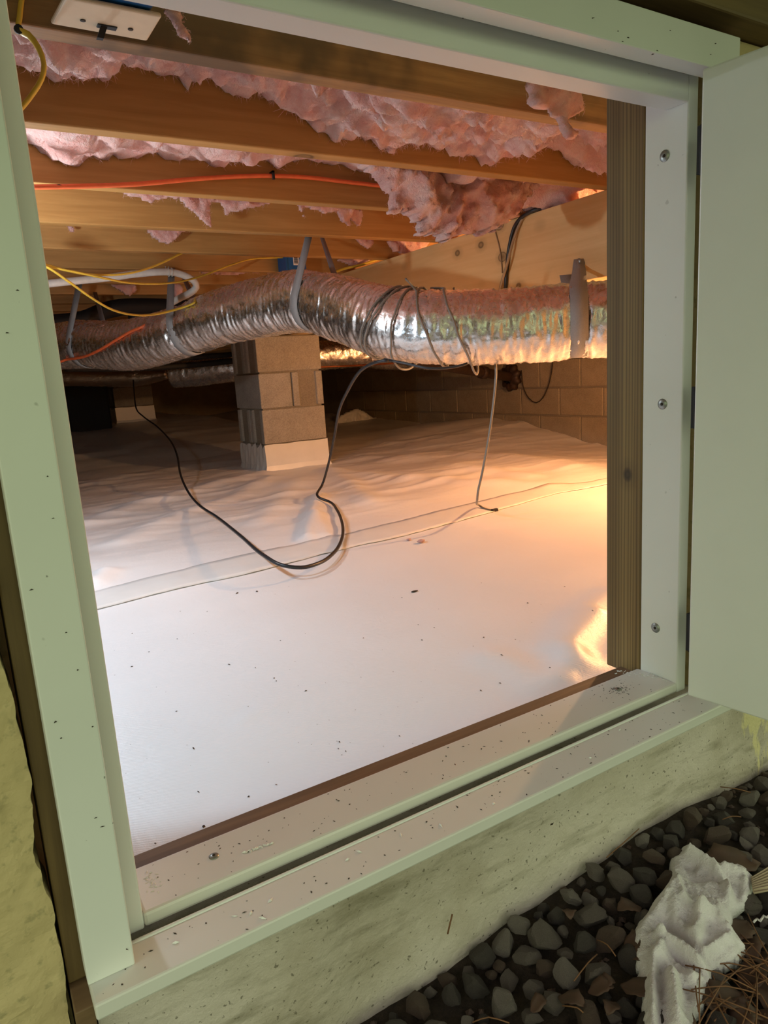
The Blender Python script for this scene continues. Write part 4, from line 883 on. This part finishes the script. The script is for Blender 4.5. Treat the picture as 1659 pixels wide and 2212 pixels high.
def stone_mesh(seed):
    r0 = np.random.default_rng(seed); nu, nv_ = 13, 18; V = []
    for i in range(nu+1):
        t = math.pi*i/nu
        for j in range(nv_): a = 2*math.pi*j/nv_; V.append((math.sin(t)*math.cos(a), math.sin(t)*math.sin(a), math.cos(t)))
    V = np.array(V); N_ = V.copy()
    for _ in range(16):                       # cut facets
        d = r0.normal(size=3); d /= np.linalg.norm(d); h_ = r0.uniform(.50, .78); k = N_ @ d - h_; m = k > 0; N_[m] -= k[m, None]*d*.97
    N_ *= (1 + .05*fbm(V*3.5 + seed, 3, seed))[:, None]; N_ *= np.array([1, r0.uniform(.68, .95), r0.uniform(.55, .85)])
    Fc = []
    for i in range(nu):
        for j in range(nv_): Fc.append([i*nv_+j, (i+1)*nv_+j, (i+1)*nv_+(j+1) % nv_, i*nv_+(j+1) % nv_])
    me = bpy.data.meshes.new('gravel_stone'); me.from_pydata(N_.tolist(), [], Fc); me.update(); return me
SM = []
for k in range(16):
    me = stone_mesh(100+k); me.materials.append(MT['stones'][k % 4]); SM.append(me)
placed = []
def try_place(x, y, r):
    for (a, b, c) in placed:
        if (a-x)**2 + (b-y)**2 < ((c+r)*.70)**2: return False
    placed.append((x, y, r)); return True
cnt = 0
for it in range(9000):
    r = sr.choice([.027, .024, .022, .020, .018, .016, .014]) if it < 2500 else sr.choice([.014, .011, .009])
    x, y = sr.uniform(.17, 1.12), sr.uniform(.26, .556 - r*.6)
    if x < .50 and y < .30: continue
    if y < .545 - (x - .223)*.70 - .03: continue
    # the right foreground is leaf litter and needles
    lit = .60 < x < .80 and y < .36
    if lit and sr.random() < .7: continue
    if cnt >= 298: break
    if in_towel(x, y): continue
    if not try_place(x, y, r): continue
    mi = sr.randrange(16); me = SM[mi]; o = bpy.data.objects.new('gravel_stone', me); o.scale = (r, r, r); o.rotation_euler = (sr.uniform(-.5, .5), sr.uniform(-.5, .5), sr.uniform(0, 6.28))
    o.location = (x, y, float(ground_z(x, y)) + r*.42 + sr.uniform(0, .006)); link(o); cnt += 1
    tag(o, '%s %s gravel stone lying by the concrete foundation' % ('large' if r >= .022 else 'middling' if r >= .016 else 'small', ['grey', 'reddish brown', 'dark charcoal', 'pale speckled'][mi % 4]), 'stone', 'gravel stones along the foundation')
V = []; Fc = []
for it in range(2600):
    r = sr.uniform(.003, .0075); x, y = sr.uniform(.1, 1.25), sr.uniform(.2, .556)
    if in_towel(x, y) or any((a_-x)**2 + (b_-y)**2 < (c_*.85 + r*.5)**2 for a_, b_, c_ in placed): continue
    z = float(ground_z(x, y)) + r*.5; n0 = len(V); a = sr.uniform(0, 6); ca, sa = math.cos(a), math.sin(a)
    for dx, dy, dz in ((-1, .2, 0), (.1, -.8, .1), (1, 0, -.1), (0, .8, 0), (.1, 0, .7), (0, .1, -.6)): V.append((x+r*(dx*ca-dy*sa), y+r*(dx*sa+dy*ca), z+r*dz))
    for q in ((0,1,4),(1,2,4),(2,3,4),(3,0,4),(1,0,5),(2,1,5),(3,2,5),(0,3,5)): Fc.append([n0+i for i in q])
o = mesh('fine_gravel', V, Fc, MT['stones'][1]); tag(o, 'fine dark gravel and grit between the larger stones', 'gravel', kind='stuff')
# leaves
def leaf(x, y, s, a, label):
    V = []; Fc = []; nu, nv_ = 9, 5; ca, sa = math.cos(a), math.sin(a)
    for i in range(nu):
        u = i/(nu-1); w_ = s*.32*math.sin(math.pi*u)**.8*(1+.15*math.sin(u*20)) + .001
        for j in range(nv_):
            v_ = j/(nv_-1)*2-1; lx, ly = (u-.5)*s, v_*w_; V.append((x+lx*ca-ly*sa, y+lx*sa+ly*ca, float(ground_z(x, y)) + .020 + .25*abs(ly) + .004*math.sin(u*5)))
    o = mesh('dead_leaf', V, grid_faces(nu, nv_), MT['leaf'], smooth=True); so = o.modifiers.new('thick', 'SOLIDIFY'); so.thickness = .0008
    return tag(o, label, 'leaf', 'dead leaves on the gravel')
lr = random.Random(5)
q = PZ(1580,1862,-.63); leaf(q[0], q[1], .075, -.5, 'large dead brown leaf on the gravel beside the towel and cardboard')
for _ in range(22):
    q = PZ(lr.uniform(1380, 1680), lr.uniform(2000, 2230), -.64); leaf(q[0], q[1], lr.uniform(.03, .055), lr.uniform(0, 6.28), 'dead brown leaf among pine needles below the white towel')
for _ in range(8):
    q = PZ(lr.uniform(1150, 1400), lr.uniform(1950, 2200), -.645); leaf(q[0], q[1], lr.uniform(.02, .035), lr.uniform(0, 6.28), 'dead brown leaf between stones left of the white towel')
def needle(p0, p1, label, lift=.022, grp='fallen pine needles'):
    z0_, z1_ = float(ground_z(p0[0], p0[1])), float(ground_z(p1[0], p1[1])); m = ((p0[0]+p1[0])/2 + lr.uniform(-.004, .004), (p0[1]+p1[1])/2 + lr.uniform(-.004, .004), (z0_+z1_)/2 + lift + .004)
    tag(tube('pine_needle', [(p0[0], p0[1], z0_+lift), m, (p1[0], p1[1], z1_+lift)], .00075, MT['needle'], None, 5, .02), label, 'pine needle', grp)
for _ in range(40):
    q = PZ(lr.uniform(1500, 1690), lr.uniform(2050, 2240), -.64); a = lr.uniform(-.6, 1.3) if lr.random() < .7 else lr.uniform(0, 3.1); l = lr.uniform(.05, .10)
    needle((q[0]-l/2*math.cos(a), q[1]-l/2*math.sin(a)), (q[0]+l/2*math.cos(a), q[1]+l/2*math.sin(a)), 'brown pine needle in the litter below the white towel', lr.uniform(.020, .034))
for x0_, y0_, x1_, y1_ in [(1240,2130,1290,2075),(1215,2180,1260,2200),(1020,2190,1100,2198),(1290,2045,1330,2080),(1310,1880,1380,1825),(1555,1722,1625,1728),(1560,1790,1600,1780)]:
    a, b = PZ(x0_, y0_, -.635), PZ(x1_, y1_, -.635); needle(a, b, 'stray pine needle lying on the bare gravel', .024)
# a needle stuck on the concrete and a bit of thread
tag(tube('pine_needle', [PY(967,2017,.555), PY(972,1995,.555), PY(977,1975,.556)], .0010, MT['needle'], None, 5, .01), 'pine needle stuck upright on the bare concrete', 'pine needle', 'fallen pine needles')
tag(tube('white_thread', [PZ(*a, -.625) for a in [(1628,1992),(1636,1985),(1642,1990),(1650,1978),(1656,1982),(1670,1968)]], .0012, MT['cloth'], None, 6, .006), 'short curly white thread on stones right of the towel', 'thread')
# corrugated cardboard scrap
a, b, c_, d_ = PZ(1625,1895,-.622), PZ(1668,1868,-.622), PZ(1690,1915,-.622), PZ(1628,1926,-.622)
nu = 40; V = []
for i in range(nu):
    t = i/(nu-1)
    for (p, q) in ((a, d_), (b, c_)):
        s_ = p*(1-t) + q*t; V.append((s_[0], s_[1], s_[2] + .0018*math.sin(t*2*math.pi*7)))
o = mesh('cardboard_scrap', V, grid_faces(nu, 2), MT['cardboard'], smooth=True); so = o.modifiers.new('thick', 'SOLIDIFY'); so.thickness = .002
tag(o, 'ribbed beige cardboard scrap beside the white towel', 'cardboard')
# rag: crumpled towel
pts = np.array([PZ(x, y, ZR)[:2] for x, y in RP]); lo, hi = pts.min(0)-.01, pts.max(0)+.01
stp = .0016; xs = np.arange(lo[0], hi[0], stp); ys = np.arange(lo[1], hi[1], stp); Xg, Yg = np.meshgrid(xs, ys, indexing='ij'); inside = np.zeros(Xg.shape, bool)
for i in range(len(pts)):
    p, q = pts[i], pts[(i+1) % len(pts)]; inside ^= ((p[1] > Yg) != (q[1] > Yg)) & (Xg < (q[0]-p[0])*(Yg-p[1])/(q[1]-p[1]+1e-12)+p[0])
dd_ = seg_dist(Xg, Yg, np.vstack([pts, pts[:1]])); sd = np.where(inside, dd_, -dd_) + .0012*fbm(np.stack([Xg*160, Yg*160, 0*Xg], -1), 2, 3)
keep = sd > 0; k_ = np.clip(sd/.016, 0, 1); hgt = .014*np.sqrt(k_*(2-k_))
def rz(px, py): return PZ(px, py, ZR + .012)[:2]
RF = [([(1450,1862),(1462,1900),(1476,1950)], .008, .0035), ([(1490,1836),(1540,1866),(1572,1905),(1583,1965)], .009, .004), ([(1565,1868),(1608,1878),(1622,1905),(1590,1958)], .007, .0035),
      ([(1428,2018),(1470,2045),(1530,2090)], .009, .005), ([(1432,2022),(1416,2075),(1410,2130),(1412,2212)], .011, .0055), ([(1515,1975),(1505,2010),(1502,2040)], .009, .005), ([(1515,1975),(1548,1978),(1575,2000)], .008, .004),
      ([(1392,2112),(1402,2160),(1400,2230)], .009, .005), ([(1448,2100),(1460,2160),(1478,2230)], .009, .005), ([(1500,2110),(1512,2150),(1500,2200)], .007, .005), ([(1380,1990),(1420,1960),(1445,1920)], .006, .006),
      ([(1450,1900),(1460,1985),(1485,2015)], .006, .005), ([(1520,2055),(1580,2018)], .005, .003), ([(1540,2075),(1596,2042)], .005, .003), ([(1476,1960),(1500,1960),(1560,1960)], .004, .012)]
VF = [([(1490,1862),(1500,1888),(1530,1880)], -.008, .005), ([(1555,1890),(1590,1900),(1600,1925)], -.009, .006), ([(1425,2075),(1424,2140),(1424,2212)], -.010, .004), ([(1436,2030),(1480,2070),(1525,2096)], -.006, .003), ([(1420,2030),(1460,2010),(1495,2040)], -.007, .004), ([(1440,1990),(1470,2005)], -.006, .006), ([(1490,2130),(1480,2180)], -.006, .005)]
for pl, a_, w_ in RF + VF: hgt = hgt + 1.5*a_*np.exp(-(seg_dist(Xg, Yg, np.array([rz(*q) for q in pl]))/(w_*1.35))**2)*k_
Pn = np.stack([Xg*55, Yg*55, 0*Xg], -1); hgt = hgt + (.0016*ridged(Pn*.6, 3, 6) + .0012*fbm(Pn*6, 2, 8))*k_
hgt = np.maximum(hgt, .008*k_); gz_ = -.640; zt = gz_ + .004 + hgt + .004*fbm(np.stack([Xg*22, Yg*22, 0*Xg], -1), 2, 2); zb2 = np.minimum(zt - .0025, gz_ + .0 + .003*fbm(np.stack([Xg*40, Yg*40, 0*Xg], -1), 2, 12))
idx = -np.ones(Xg.shape, int); N = int(keep.sum()); idx[keep] = np.arange(N)
Vf = np.stack([Xg[keep], Yg[keep], zt[keep]], 1); Vb = np.stack([Xg[keep], Yg[keep], zb2[keep]], 1)
q = keep[:-1, :-1] & keep[1:, :-1] & keep[1:, 1:] & keep[:-1, 1:]
a, b, c_, e_ = idx[:-1, :-1][q], idx[1:, :-1][q], idx[1:, 1:][q], idx[:-1, 1:][q]; Ft = np.stack([a, b, c_, e_], 1); ed = set()
for fq in Ft.tolist():
    for s in range(4): ed.add((fq[s], fq[(s+1) % 4]))
side_f = [[v_, u, u+N, v_+N] for (u, v_) in ed if (v_, u) not in ed]
used = np.unique(Ft.ravel()); used = np.concatenate([used, used+N]); rm = -np.ones(2*N, int); rm[used] = np.arange(len(used))
Fall = [[int(rm[t]) for t in f_] for f_ in Ft.tolist() + (Ft[:, ::-1]+N).tolist() + side_f]
o = mesh('towel', np.vstack([Vf, Vb])[used], Fall, MT['cloth'], smooth=True); tag(o, 'crumpled dirty white terry towel lying on the gravel', 'towel')
